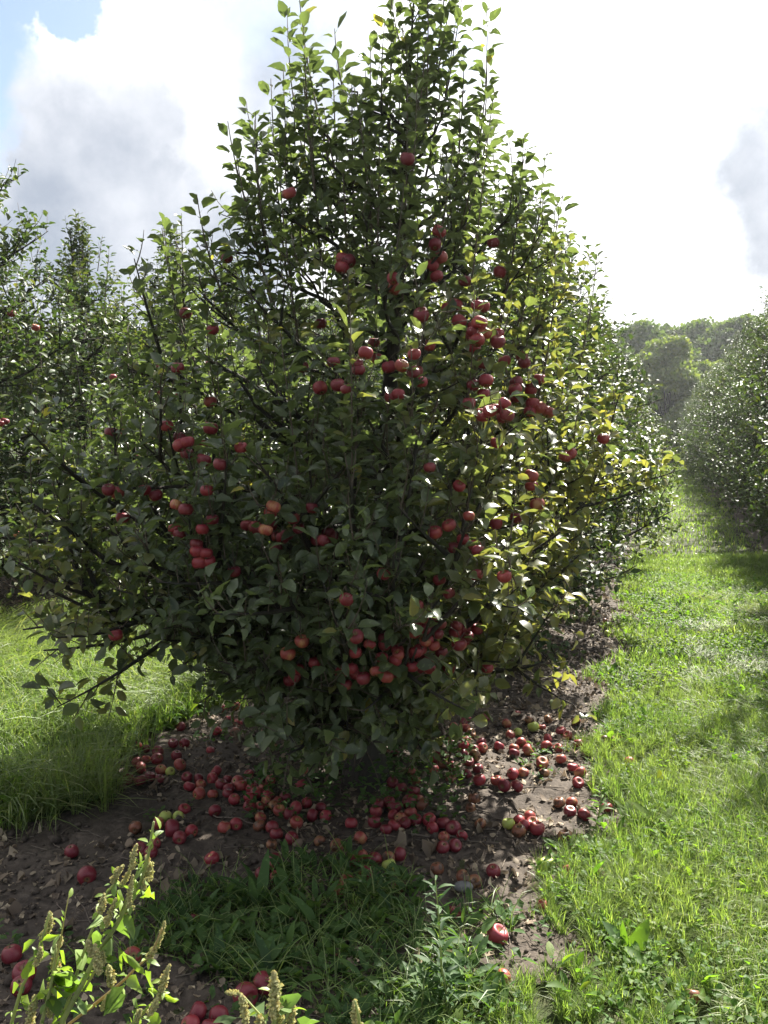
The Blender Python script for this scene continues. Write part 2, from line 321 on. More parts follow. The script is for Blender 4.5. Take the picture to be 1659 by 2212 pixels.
# ------------------------------------------------------------------ growing trees
UP = np.array([0, 0, 1.])
def bez(p0, p1, p2, n=9):
    t = np.linspace(0, 1, n)[:, None]; p0, p1, p2 = (np.array(tuple(p), float) for p in (p0, p1, p2))
    return p0*(1-t)**2 + 2*p1*t*(1-t) + p2*t*t
def polylen(p): return np.linalg.norm(np.diff(p, axis=0), axis=1).sum()
def along(p, t):
    d = np.linalg.norm(np.diff(p, axis=0), axis=1); s = np.concatenate([[0], np.cumsum(d)]); x = t*s[-1]
    i = min(max(int(np.searchsorted(s, x)-1), 0), len(d)-1); f = (x-s[i])/max(d[i], 1e-9)
    return p[i]*(1-f)+p[i+1]*f, norm(p[i+1]-p[i])
class Foliage:
    """collects leaf positions"""
    def __init__(s): s.P = []; s.D = []; s.N = []; s.L = []; s.y = []
    def put(s, p, d, n, l, y): s.P.append(p); s.D.append(d); s.N.append(n); s.L.append(l); s.y.append(y)
    def shoot_leaves(s, rng, pts, spacing, size, yel, start=.03, droop=0.0):
        Ln = polylen(pts); n = int((Ln-start)/spacing); phi = rng.uniform(0, 6.28)
        for i in range(max(n, 1)):
            t = min(1, (start+i*spacing)/Ln); p, T = along(pts, t)
            a = np.cross(T, UP if abs(T[2]) < .95 else np.array([1., 0, 0])); a = norm(a); b = np.cross(T, a)
            phi += 2.4 + rng.normal(0, .25)
            O = a*math.cos(phi)+b*math.sin(phi)
            wdt = .95 if t < .9 else .45
            D = norm(T*(.55+rng.normal(0, .12)) + O*wdt - UP*(droop*rng.uniform(.3, 1.2)) + rng.normal(0, .12, 3))
            N = norm(T + UP*.55 - D*np.dot(T, D) + rng.normal(0, .25, 3))
            sz = size*(rng.uniform(.58, 1.12))*(.62 if t > .93 else 1)
            s.put(p + D*sz*.28, D, N, sz, np.clip(yel+rng.normal(0, .12), 0, 1) if yel > .02 else (rng.uniform(.3, .9) if rng.random() < .012 else 0))
    def mesh_into(s, g, rng, tmpl, mat=0, avoid=None, wratio=(.5, .64)):
        Pb = np.array(s.P); D = np.array(s.D); N = np.array(s.N); L = np.array(s.L); y = np.array(s.y)
        if avoid is not None and len(avoid):
            c = Pb + D*L[:, None]*.5; keep = np.ones(len(Pb), bool)
            for a in avoid: keep &= np.linalg.norm(c-a, axis=1) > .036
            keep &= ~((np.abs(c[:, 0]) < .15) & (c[:, 2] < .42) & (c[:, 1] < .1))          # pruned clear of the trunk
            Pb, D, N, L, y = Pb[keep], D[keep], N[keep], L[keep], y[keep]
        n = len(Pb)
        tint = np.stack([rng.beta(2, 2.4, n), y, rng.random(n)], 1)
        leaves(g, Pb, D, N, L, rng.uniform(wratio[0], wratio[1], n), rng.uniform(.25, .9, n), rng.uniform(-.02, .5, n), tint, tmpl, mat, rng if tmpl is LT_FULL else None)
        return n

def grow_shoots(rng, fol, twig, limb, dens, lrange, size, yel=lambda p: 0, up=.55, spacing=.021, t0=.18, zmin=.2, leafn=4, side=None, twmat=0):
    L = polylen(limb); n = int(L*dens)
    for k in range(n):
        t = t0+(1-t0)*((k+rng.random())/max(n, 1)); p, T = along(limb, t)
        R = rng.normal(0, 1, 3); R = norm(R-T*np.dot(R, T))
        low = np.clip((.95-p[2])/.6, 0, 1)
        upb = up*(1-low*.9)
        d = norm(T*.5 + R*.75 + UP*upb)
        ln = rng.uniform(*lrange)*(1.05-.35*t)*(1-.25*low)
        e1 = p + d*ln*.55; e2 = p + norm(d + UP*(upb*.8+.05-low*.5))*ln
        if e2[2] < zmin: continue
        sh = bez(p, e1, e2, 5)
        tube(twig, sh, np.linspace(.0032, .0013, 5)*(.7+ln), leafn, twmat)
        fol.shoot_leaves(rng, sh, spacing*(1+.3*rng.random()), size, yel(e2), droop=.55*low)
        if rng.random() < .55:      # short spur with a rosette
            q, Tq = along(limb, max(.05, t-.03)); sd = norm(rng.normal(0, 1, 3)+UP*.6)
            fol.shoot_leaves(rng, np.array([q, q+sd*.03, q+sd*.06]), .011, size*.9, yel(q), start=.012, droop=.3*low)

def limb_curve(rng, p0, p1, lift=.12):
    p0 = np.array(tuple(p0), float); p1 = np.array(tuple(p1), float); h = p1-p0
    mid = p0 + h*np.array([.55, .55, .30]) - UP*lift*np.linalg.norm(h[:2])*.25
    c = bez(p0, mid, p1, 10); j = rng.normal(0, .012, c.shape); j[0] = 0; j[-1] = 0
    return c + j

# ---- the big apple tree in front
rng = np.random.RandomState(11)
main_base = G(790, 1682); main_base.z = float(H(main_base.x, main_base.y))
DM = main_base.y
tree = empty('apple_tree', main_base)
tag(tree, 'large apple tree in front, crown full of red apples reaching out of the top', 'apple tree', 'apple trees in the middle row')
ORG = np.array(tuple(main_base))
def Q(x, y, dd): return np.array(tuple(P(x, y, DM+dd))) - ORG
tr_pts = np.array([(0, 0, -.05), Q(792, 1600, 0), Q(806, 1500, .02), Q(818, 1380, .03), Q(822, 1220, .04), Q(832, 1050, .05), Q(842, 850, .07), Q(858, 620, .05), Q(872, 400, .02), Q(882, 200, 0), Q(893, 8, -.02)])
trg = Geo()
tube(trg, np.concatenate([tr_pts[:1], tr_pts[1:]]), [.135, .080, .072, .068, .056, .045, .036, .026, .016, .009, .004], 14, 0, rough=.07, rng=rng)
fol = Foliage(); twg = Geo()
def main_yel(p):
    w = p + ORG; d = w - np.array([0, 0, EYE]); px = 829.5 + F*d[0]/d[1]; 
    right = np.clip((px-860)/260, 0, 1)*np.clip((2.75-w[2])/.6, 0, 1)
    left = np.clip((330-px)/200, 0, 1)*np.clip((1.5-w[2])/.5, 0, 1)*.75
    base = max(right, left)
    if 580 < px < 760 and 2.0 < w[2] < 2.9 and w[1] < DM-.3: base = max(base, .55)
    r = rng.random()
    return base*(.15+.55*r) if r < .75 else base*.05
ENDS = [  # left edge
 (545, 320, .1), (540, 420, -.1), (400, 560, 0), (455, 500, -.2), (370, 640, -.2), (285, 690, .2), (215, 740, -.3), (205, 880, -.3), (120, 1000, -.5), (60, 1080, -.7), (25, 1180, -.8),
 (300, 1300, -.6), (545, 1590, -.8), (620, 1630, -1.0), (70, 1130, .1), (200, 1120, .3),
 # right edge
 (1010, 220, 0), (1085, 330, .1), (1190, 430, .2), (1205, 560, .1), (1235, 700, .1), (1300, 800, .5), (1290, 930, .3), (1270, 1080, .2), (1250, 1200, .1), (1190, 1330, -.2),
 (1175, 1430, -.5), (1080, 1430, -.7), (980, 1480, -.8), (1330, 1000, .7), (1300, 1120, .6), (1240, 850, -.2), (1180, 980, -.5), (1210, 1150, -.5),
 # front
 (740, 1330, -1.1), (850, 1200, -1.2), (650, 1450, -1.0), (900, 1400, -1.1), (690, 1600, -1.05), (560, 1000, -1.1), (900, 950, -1.1), (700, 780, -.9), (950, 720, -.85), (500, 780, -.8),
 (1060, 900, -.9), (400, 1150, -1.0), (1010, 1130, -1.1), (860, 560, -.6), (620, 570, -.55), (1000, 500, -.5), (300, 950, -.7), (750, 1010, -1.2), (620, 1250, -1.15), (560, 1500, -1.0), (800, 1420, -1.15), (745, 1390, -1.2), (880, 1420, -1.1), (930, 1330, -1.2), (700, 1480, -1.1),
 (1100, 620, -.6), (1120, 760, -.7), (1100, 1250, -.9), (480, 620, -.6), (400, 780, -.6), (560, 1420, -1.1), (930, 1470, -.95), (480, 1200, -1.0), (230, 1130, -.9),
 # back
 (600, 500, .7), (800, 380, .5), (1050, 620, .7), (1020, 900, 1.0), (700, 800, 1.0), (480, 900, 1.0), (860, 1120, 1.1), (380, 720, .8), (600, 1180, 1.1), (1120, 1100, 1.0), (250, 950, .8), (900, 650, .9), (760, 600, .8), (1150, 450, .6), (150, 1000, .7), (290, 1100, .95), (100, 1120, .5), (450, 1020, 1.25), (560, 900, 1.3), (350, 860, 1.1), (660, 1080, 1.35),
 # upper middle
 (750, 260, 0), (830, 210, -.1), (950, 250, -.1), (680, 330, -.2), (610, 240, 0), (565, 350, 0), (900, 400, -.4), (780, 450, -.45), (1060, 450, -.1), (650, 450, -.3), (960, 350, .2), (720, 180, 0), (980, 140, .05), (540, 480, .2)]
limbs = []
for (x, y, dd) in ENDS:
    e = Q(x, y, dd)
    if e[2] > 1.75: e[:2] *= .84
    hr = math.hypot(e[0], e[1])
    z0 = np.clip(e[2] - hr*(.42+.12*rng.random()) - .12, .42+.12*rng.random(), 3.2)
    i = np.searchsorted(tr_pts[:, 2], z0); f = (z0-tr_pts[i-1, 2])/(tr_pts[i, 2]-tr_pts[i-1, 2]); p0 = tr_pts[i-1]*(1-f)+tr_pts[i]*f
    lc = limb_curve(rng, p0, e); limbs.append(lc)
# the dark horizontal limb to the left, the bare branch ends at lower left
limbs.append(np.array([tr_pts[3]*.6+tr_pts[2]*.4, Q(680, 1340, -.1), Q(560, 1310, -.2), Q(470, 1285, -.3), Q(380, 1290, -.45), Q(300, 1330, -.55), Q(200, 1320, -.65), Q(100, 1270, -.7), Q(62, 1262, -.72)]))
limbs.append(np.array([Q(380, 1330, -.5), Q(300, 1345, -.55), Q(220, 1345, -.6), Q(120, 1350, -.65), Q(50, 1360, -.7)]))
limbs.append(np.array([Q(420, 1340, -.55), Q(330, 1370, -.6), Q(240, 1390, -.65), Q(160, 1400, -.7), Q(95, 1405, -.7)]))
sparse = len(limbs)-3
for li, lc in enumerate(limbs):
    L = polylen(lc); r0 = (.009+.014*L)*(.75 if lc[0][2] > 1.8 else 1)
    if li >= sparse: r0 = .010
    bg_ = Geo(); tube(bg_, lc, np.linspace(r0, .0035, len(lc)) if li != sparse else np.linspace(.022, .003, len(lc)), 7, 0, rough=.08, rng=rng)
    # side branchlets
    if li < sparse and L > .5:
        for k in range(int(L*4.5)):
            t = rng.uniform(.22, .92); p, T = along(lc, t); R = rng.normal(0, 1, 3); R = norm(R-T*np.dot(R, T))
            ln = L*rng.uniform(.18, .36); d = norm(T*.65+R*.8+UP*(.22 if p[2] > .9 else -.05))
            e = p+d*ln
            if e[2] < .28: continue
            sb = bez(p, p+d*ln*.5, e+UP*ln*.12, 5)
            tube(bg_, sb, np.linspace(r0*.35, .0022, 5), 5, 0)
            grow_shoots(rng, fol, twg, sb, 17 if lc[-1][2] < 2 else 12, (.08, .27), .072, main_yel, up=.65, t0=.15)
    o = bg_.obj('branch', [M_BARK], tree)
    if li < sparse and lc[-1][2] > 1.5:
        for t0_ in rng.uniform(.6, 1, rng.randint(0, 3)):
            p, T = along(lc, t0_); ln = rng.uniform(.18, .66); e = p + UP*ln + T*ln*.22 + rng.normal(0, .03, 3); sh = bez(p, p+UP*ln*.4+T*ln*.2, e, 6)
            tube(twg, sh, np.linspace(.0042, .0015, 6), 4, 0); fol.shoot_leaves(rng, sh, .022, .078, main_yel(e), start=.03)
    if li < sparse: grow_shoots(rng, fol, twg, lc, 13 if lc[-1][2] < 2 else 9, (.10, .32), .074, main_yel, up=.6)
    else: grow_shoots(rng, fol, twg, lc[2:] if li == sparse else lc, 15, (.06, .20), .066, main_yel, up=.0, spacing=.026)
# long upright water shoots along the skyline
TIPS = [(655, 38, -.2), (668, 110, 0), (845, 2, 0), (905, -5, 0), (940, 30, .1), (1003, 100, 0), (1068, 195, 0), (1132, 285, .1), (1178, 328, .2), (492, 262, 0), (612, 145, 0), (425, 420, -.2), (352, 470, 0),
        (585, 170, .1), (720, 150, .1), (800, 80, 0), (960, 110, .1), (1040, 280, .2), (870, 60, .2), (760, 170, -.1), (550, 260, .1), (510, 330, -.2), (690, 240, .1), (635, 200, 0), (920, 90, -.2), (790, 150, .2), (1110, 390, .2), (1200, 420, .3),
        (1230, 500, .6), (1290, 540, .9), (880, 180, -.3), (820, 300, -.4), (980, 300, -.3), (600, 330, -.3), (740, 330, -.3)]
for (x, y, dd) in TIPS:
    e = Q(x, y, dd); ln = rng.uniform(.5, .95); tw = np.array([0, 0, 0.]); tw[:2] = -e[:2]*rng.uniform(.1, .3)
    p0 = e - UP*ln + tw
    sh = bez(p0, p0+(e-p0)*.5+np.append(e[:2]*.06, 0), e, 8)
    tube(twg, sh, np.linspace(.0062, .0018, 8), 5, 0)
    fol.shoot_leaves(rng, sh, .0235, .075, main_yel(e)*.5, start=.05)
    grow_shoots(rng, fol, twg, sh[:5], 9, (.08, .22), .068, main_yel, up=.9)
# leader
fol.shoot_leaves(rng, tr_pts[8:], .022, .07, 0, start=.02)
for a in range(6, 10): grow_shoots(rng, fol, twg, tr_pts[a:a+2], 16, (.15, .4), .07, main_yel, up=.9, t0=0)

# apples on the tree: where they hang in the photograph, on the leaves' outer face
HANG = [(880,343),(625,417),(490,558),(948,500),(940,528),(952,556),(933,572),(943,597),(740,558),(738,578),(755,564),(850,602),(852,622),(460,712),(1080,588),(1065,525),(910,680),(985,658),(992,695),(1020,715),(1035,698),(1048,720),(1030,735),
 (1075,738),(1090,780),(790,762),(815,775),(840,793),(895,765),(868,790),(692,838),(730,832),(748,840),(1050,822),(1115,825),(1112,842),(1090,872),(1058,888),(1095,897),(1165,880),(1184,890),(1150,872),(1303,948),(1220,987),(1232,980),(455,925),(404,955),
 (388,962),(440,993),(475,1003),(235,1058),(254,1065),(337,1070),(380,1090),(402,1100),(673,1097),(590,1095),(552,1140),(574,1145),(610,1162),(645,1142),(700,1168),(718,1160),(425,1190),(445,1195),(430,1216),(450,1212),(1013,1115),(992,1050),(1147,1028),
 (1148,1050),(1160,1090),(928,1010),(970,1135),(1033,1190),(940,1150),(1000,1165),(1090,1245),(1030,1242),(970,1282),(828,1240),(748,1295),(770,1375),(798,1392),(918,1385),(938,1395),(928,1445),(985,1352),(992,1392),(1010,1375),(860,1415),(812,1450),(835,1462),(785,1465),(748,1480),(653,1385),(622,1412),(250,1372)]
HANG = HANG[:98]
FP = np.array(fol.P) + ORG; FD = FP[:, 1]; fpx = 829.5 + F*FP[:, 0]/(FP[:, 1]*math.cos(PITCH)-(FP[:, 2]-EYE)*math.sin(PITCH))
zc = FP[:, 1]*math.cos(PITCH)-(FP[:, 2]-EYE)*math.sin(PITCH); fpy = 1106 - F*((FP[:, 2]-EYE)*math.cos(PITCH)+FP[:, 1]*math.sin(PITCH))/zc
arng = random.Random(5); hang_pts = []
for k, (x, y) in enumerate(HANG):
    near = np.hypot(fpx-x, fpy-y) < 34
    dep = np.sort(FD[near])
    d = float(dep[min(len(dep)-1, 3)]) - .0 if len(dep) else DM-.5
    d = min(max(d, DM-1.45), DM+1.0)
    w = P(x, y, d)
    kind = arng.choices(['red', 'dark red', 'yellow-streaked red'], [5, 4, 2.2])[0]
    if y > 1340 and arng.random() < .35: kind = 'yellow-streaked red'
    o = bpy.data.objects.new('apple', APPLE[kind][k % 3]); COL.objects.link(o); o.parent = tree
    o.location = w - main_base; hang_pts.append(np.array(tuple(o.location)))
    o.rotation_euler = (arng.uniform(-.5, .5), arng.uniform(-.5, .5), arng.uniform(0, 6)); s = min(.84, 15.6/F*d*arng.uniform(.85, 1.12)/.0365); o.scale = (s, s, s*arng.uniform(.92, 1.02))
    # a short twig holding it
    top = np.array(tuple(o.location)) + UP*.028
    cand = FP - ORG - np.array(tuple(o.location)); dist = np.linalg.norm(cand, axis=1) + np.where(cand[:, 2] < .02, 1, 0) + np.where(cand[:, 1] < 0, .3, 0)
    q = (FP-ORG)[int(np.argmin(dist))]
    if np.linalg.norm(q-top) < .3: tube(twg, bez(top, top+UP*.03, q, 4), .0016, 4, 0)
# past the hundred largest: the small, half hidden fruit deeper in the crown, as one part
more = Geo()
for k in range(110):
    cx, cy, sx, sy = arng.choice([(860, 1420, 90, 45), (960, 1370, 70, 40), (1030, 700, 70, 60), (1100, 860, 80, 80), (600, 1150, 110, 60), (430, 1130, 110, 80), (1050, 1150, 110, 90), (800, 800, 110, 80), (500, 900, 130, 120), (720, 1450, 110, 60)])
    x, y = arng.gauss(cx, sx*.7), arng.gauss(cy, sy*.7); near = np.hypot(fpx-x, fpy-y) < 32
    if near.sum() < 14: continue
    dep = np.sort(FD[near]); d = float(dep[arng.randint(5, 10)]); c_ = np.array(tuple(P(x, y, d)-main_base)); me_ = APPLE['red'][k % 3]
    co = np.empty(len(me_.vertices)*3, np.float32); me_.vertices.foreach_get('co', co); li_ = np.empty(len(me_.loops), np.int32); me_.loops.foreach_get('vertex_index', li_); lt_ = np.empty(len(me_.polygons), np.int32); me_.polygons.foreach_get('loop_total', lt_)
    more.add(co.reshape(-1, 3)*min(.78, 14.5/F*d/.0365)+c_, li_, lt_, 0 if arng.random() < .55 else 1); hang_pts.append(c_)
more.obj('apples', [AM['red'], AM['dark red']], tree)['kind'] = 'stuff'
# shaded leaves hang just in front of some of the apples, as all over the crown
crn = Geo(); NL = fol.mesh_into(crn, rng, LT_FULL, 0, avoid=hang_pts)
crn.obj('crown', [M_LEAF], tree); trunk_o = trg.obj('trunk', [M_BARK], tree); twg.obj('twigs', [M_TWIG], tree)['kind'] = 'stuff'
print('main leaves', NL)

# ---- the other row trees
def row_tree(seed, height, rmax, size=.07, dens=1.0, nl=54, zlow=.18, yel=0.0):
    """returns trunk mesh, crown mesh"""
    rg = np.random.RandomState(seed); tg = Geo(); cg = Geo(); fo = Foliage()
    tp = np.array([(0, 0, -.05), (.01, .01, .5), (rg.normal(0, .03), rg.normal(0, .03), height*.45), (rg.normal(0, .05), rg.normal(0, .05), height*.75), (rg.normal(0, .06), rg.normal(0, .06), height)])
    tube(tg, tp, [.085, .06, .04, .02, .005], 9, 0, rough=.06, rng=rg)
    def rad(z):
        u = z/height
        return rmax*np.interp(u, [0, .1, .25, .45, .65, .85, 1], [.75, .92, 1, .9, .68, .36, .06])
    yl = lambda p: (yel*rg.random() if rg.random() < .6 else 0)
    for k in range(nl):
        u = (k+.5)/nl; z1 = zlow+.1 + (height-.5-zlow)*u**.9; az = k*2.4+rg.normal(0, .3); r = rad(z1)*rg.uniform(.82, 1.1)
        z0 = max(.4, z1 - r*.5-.1); p0 = np.array([0, 0, z0]); p1 = np.array([math.cos(az)*r, math.sin(az)*r, z1])
        lc = limb_curve(rg, p0, p1); L = polylen(lc)
        tube(tg, lc, np.linspace(.006+.012*L, .003, len(lc)), 5, 0)
        if L > .45:
            for q in range(int(L*5.2)):
                t = rg.uniform(.25, .95); p, T = along(lc, t); R = rg.normal(0, 1, 3); R = norm(R-T*np.dot(R, T)); ln = L*rg.uniform(.2, .38)
                d = norm(T*.6+R*.85+UP*.2); e = p+d*ln
                if e[2] < zlow-.12: continue
                sb = bez(p, p+d*ln*.5, e+UP*ln*.12, 4); tube(tg, sb, np.linspace(.006, .0022, 4), 4, 0)
                grow_shoots(rg, fo, cg, sb, 13*dens, (.08, .28), size, yl, up=.6, leafn=3, spacing=.026, zmin=.12, twmat=1)
        grow_shoots(rg, fo, cg, lc, 14*dens, (.12, .38), size, yl, up=.6, leafn=3, spacing=.026, zmin=.12, twmat=1)
    fo.shoot_leaves(rg, tp[3:], .026, size, 0, start=.1); grow_shoots(rg, fo, cg, tp[2:], 6*dens, (.15, .42), size, yl, up=.9, leafn=3, t0=0, twmat=1)
    for k in range(34):
        az = rg.uniform(0, 6.28); zz = height*rg.uniform(.72, 1.0); r = rad(zz)*rg.uniform(.2, .95); e = np.array([math.cos(az)*r, math.sin(az)*r, zz+rg.uniform(.02, .3)])
        p0 = e-UP*rg.uniform(.35, .75)-np.append(e[:2]*.25, 0); sh = bez(p0, (p0+e)/2, e, 5); tube(cg, sh, np.linspace(.005, .0016, 5), 4, 1)
        fo.shoot_leaves(rg, sh, .026, size, yl(e), start=.05); grow_shoots(rg, fo, cg, sh[:4], 8, (.08, .2), size*.95, yl, up=.9, leafn=3, twmat=1)
    n = fo.mesh_into(cg, rg, LT_LITE, 0)
    print('row tree leaves', n)
    fp = np.array(fo.P)
    return tg.mesh('trunk', [M_BARK]), cg.mesh('crown', [M_LEAF_B, M_TWIG]), fp
VAR = [row_tree(101, 3.75, 1.3, yel=.35), row_tree(202, 3.9, 1.35, yel=.15), row_tree(303, 3.6, 1.28, yel=.25)]
SMALL = [row_tree(404, 3.75, 1.22, size=.058, dens=1.25, nl=48, zlow=.12, yel=.06), row_tree(505, 3.6, 1.2, size=.058, dens=1.25, nl=48, zlow=.12, yel=.1)]
trng = random.Random(9)
ORD = ['first', 'second', 'third', 'fourth', 'fifth', 'sixth', 'seventh', 'eighth', 'ninth', 'tenth', 'eleventh', 'twelfth', 'thirteenth', 'fourteenth', 'fifteenth', 'sixteenth', 'seventeenth', 'eighteenth', 'nineteenth', 'twentieth', 'twenty-first', 'twenty-second', 'twenty-third']
def place_tree(var, loc, rz, sc, label, group, fruit=0, face=None):
    tm, cr, fp = var
    t = empty('apple_tree', (loc[0], loc[1], float(H(loc[0], loc[1]))-.01), rz); t.scale = (sc[0], sc[0], sc[1])
    tag(t, label, 'apple tree', group)
    for nm, me in (('trunk', tm), ('crown', cr)):
        o = bpy.data.objects.new(nm, me); COL.objects.link(o); o.parent = t
    if fruit:
        r = np.linalg.norm(fp[:, :2], axis=1); rot = Matrix.Rotation(-rz, 3, 'Z') @ Vector(face)
        c = np.where((fp[:, 0]*rot.x+fp[:, 1]*rot.y > .72*r) & (r > .5) & (fp[:, 2] > .5) & (fp[:, 2] < 2.35))[0]
        lr = np.random.RandomState(int(loc[0]*100) & 1023)
        score = (fp[c, 0]*rot.x+fp[c, 1]*rot.y) + .25*fp[c, 2]
        c = c[np.argsort(-score)][:max(fruit*14, 80)]; pick = lr.choice(c, min(len(c), fruit), replace=False)
        for i, q in enumerate(pick):
            for dd in range(1 if lr.random() < .75 else 2):
                kind = ['red', 'dark red', 'red', 'yellow-streaked red'][(i+dd) % 4]
                o = bpy.data.objects.new('apple', APPLE[kind][(i+dd) % 3]); COL.objects.link(o); o.parent = t
                o.scale = (.78, .78, .76); o.location = fp[q] + np.array([rot.x, rot.y, 0])*.05 + lr.normal(0, .02, 3) + np.array([.06*dd, 0, -.02*dd]); o.rotation_euler = (lr.uniform(-.4, .4), lr.uniform(-.4, .4), lr.uniform(0, 6))
    return t
a0 = main_base.x*ROW.x + main_base.y*ROW.y; p0_ = main_base.x*PRP.x + main_base.y*PRP.y
for k in range(1, 19):
    w = RP(a0 + 2.35*k + trng.uniform(-.15, .15), p0_ + trng.uniform(-.08, .08)); s = trng.uniform(.94, 1.04)
    place_tree(VAR[k % 3], w, trng.uniform(0, 6.28), (s*1.1, s*(1.06 if k > 1 else .95)), f'{ORD[k-1]} apple tree behind the large front one, in the same row', 'apple trees in the middle row', fruit=0, face=(.85, -.5, 0))
LROW = -6.2
for k in range(10):
    w = RP(6.5 + 1.95*k, LROW + trng.uniform(-.1, .1)); s = trng.uniform(.98, 1.08)
    place_tree(VAR[(k+1) % 3], w, trng.uniform(0, 6.28), (s*1.16, s*1.1), f'{ORD[k]} apple tree from the near end of the row left of the grass', 'apple trees in the left row', fruit=(16 if k < 4 else 6), face=(.75, -.65, 0))
for k in range(6):
    w = RP(6.5 + 2.4*k, LROW-3.2)
    place_tree(VAR[k % 3], w, trng.uniform(0, 6.28), (1.1, 1.0), f'{ORD[k]} apple tree of the far left row, hidden behind the left row', 'apple trees in the far left row')
RROW = 2.32
for k in range(20):
    w = RP(7.3 + 2.2*k, RROW + trng.uniform(-.08, .08)); s = trng.uniform(.97, 1.05)
    place_tree(SMALL[k % 2], w, trng.uniform(0, 6.28), (s*1.14, s*1.24), f'{ORD[k]} small-leaved apple tree from the near end of the row right of the grass lane', 'apple trees in the right row')

for k in range(17):
    w = RP(7.0 + 2.3*k, RROW + 3.4)
    place_tree(SMALL[(k+1) % 2], w, trng.uniform(0, 6.28), (1.12, 1.15), f'{ORD[k]} apple tree of the far right row, hidden behind the right row', 'apple trees in the far right row')

# ------------------------------------------------------------------ the wood beyond the orchard
def far_crown(seed, h, r, nb=46, per=300, ls=.36):
    rg = np.random.RandomState(seed); g = Geo(); tg = Geo()
    tube(tg, [(0, 0, -.2), (.1, 0, h*.3), (0, .1, h*.62)], [r*.09, r*.065, r*.03], 8, 0)
    cs = []
    for i in range(nb):
        u = rg.random(); az = rg.uniform(0, 6.28); el = math.asin(rg.uniform(-.8, 1)); 
        c = np.array([math.cos(az)*math.cos(el)*r*.8, math.sin(az)*math.cos(el)*r*.8, h*.54+math.sin(el)*h*.40]); c *= np.array([1, 1, 1.])
        c[:2] *= rg.uniform(.7, 1.12); c[2] += rg.normal(0, h*.03); br = r*rg.uniform(.20, .36); cs.append((c, br))
        if i % 3 == 0: tube(tg, bez((0, 0, h*.3), (c[0]*.4, c[1]*.4, h*.4), c, 5), np.linspace(r*.035, .03, 5), 5, 0)
    for c, br in cs:
        v = norm(rg.normal(0, 1, (per, 3))); v[:, 2] = np.abs(v[:, 2])*np.where(rg.random(per) < .75, 1, -1)
        Pp = c + v*br*rg.uniform(.7, 1.08, (per, 1))*np.array([1, 1, .8])
        D = norm(rg.normal(0, 1, (per, 3))+v*.6); N = norm(v+rg.normal(0, .45, (per, 3)))
        tint = np.stack([np.clip(rg.beta(2, 2, per)*.8+rg.uniform(-.15, .25), 0, 1), np.clip(rg.normal(.08, .1, per), 0, 1), rg.random(per)], 1)
        leaves(g, Pp, D, N, rg.uniform(.7, 1.3, per)*ls, np.full(per, .75), rg.uniform(0, .6, per), rg.uniform(0, .4, per), tint, LT_LITE)
    return tg.mesh('trunk', [M_BARK]), g.mesh('crown', [M_FAR])
FV = [far_crown(1, 11, 4.2, nb=60), far_crown(2, 10, 3.6, nb=55), far_crown(3, 12, 4.6, nb=64)]
def far_tree(v, loc, s, rz, label, grp):
    t = empty('broadleaf_tree', loc, rz); t.scale = s; tag(t, label, 'tree', grp)
    for nm, me in zip(('trunk', 'crown'), v):
        o = bpy.data.objects.new(nm, me); COL.objects.link(o); o.parent = t
    return t
M_LIGHT = leaf_mat('pale_tree_leaf', (.055, .09, .022), (.10, .145, .034), (.22, .19, .04), rough=.6, transl=.35)
rt = far_crown(9, 8.3, 2.9, nb=70, per=330, ls=.27); rt[1].materials[0] = M_LIGHT
pR = P(1442, 950, 60); far_tree(rt, (pR.x, 60, 0), (1, 1, 1), .5, 'round yellow-green tree standing in front of the dark wood', 'trees beyond the orchard')
pR = P(1555, 950, 66); far_tree(rt, (pR.x, 66, 0), (.95, .95, .88), 2.5, 'second pale round tree beside the right row, before the dark wood', 'trees beyond the orchard')
wr = random.Random(4)
sky_px = [(1290, 720), (1350, 715), (1400, 705), (1455, 712), (1500, 698), (1545, 700), (1590, 694), (1640, 680), (1700, 672), (1770, 670)]
for i, (x, y) in enumerate(sky_px):
    D_ = 74 + wr.uniform(-4, 6); t_ = P(x, y, D_); v = FV[i % 3]; hh = (11, 10, 12)[i % 3]; s = t_.z/hh
    far_tree(v, (t_.x, D_, 0), (s*1.02, s*1.02, s*.99), wr.uniform(0, 6), f'dark broadleaf tree, {ORD[i]} from the left along the skyline of the wood', 'trees beyond the orchard')
for i in range(10):
    X = -34 + i*5.6; D_ = 70+wr.uniform(-4, 6); s = wr.uniform(.8, 1)
    far_tree(FV[i % 3], (X, D_, 0), (s, s, s), wr.uniform(0, 6), f'dark broadleaf tree of the wood hidden behind the orchard, {ORD[i]} from its left end', 'trees beyond the orchard')
for i in range(11):                # understorey shrubs closing the foot of the wood
    x = 1270 + i*42; D_ = 60 + wr.uniform(-1, 4) + (4 if i % 2 else 0); b = P(x, 950, D_); s = wr.uniform(.36, .5)
    far_tree(FV[(i+1) % 3], (b.x, D_, -.9), (s, s, s*.95), wr.uniform(0, 6), f'dark shrub at the foot of the wood, {ORD[i]} from the left', 'shrubs at the edge of the wood')

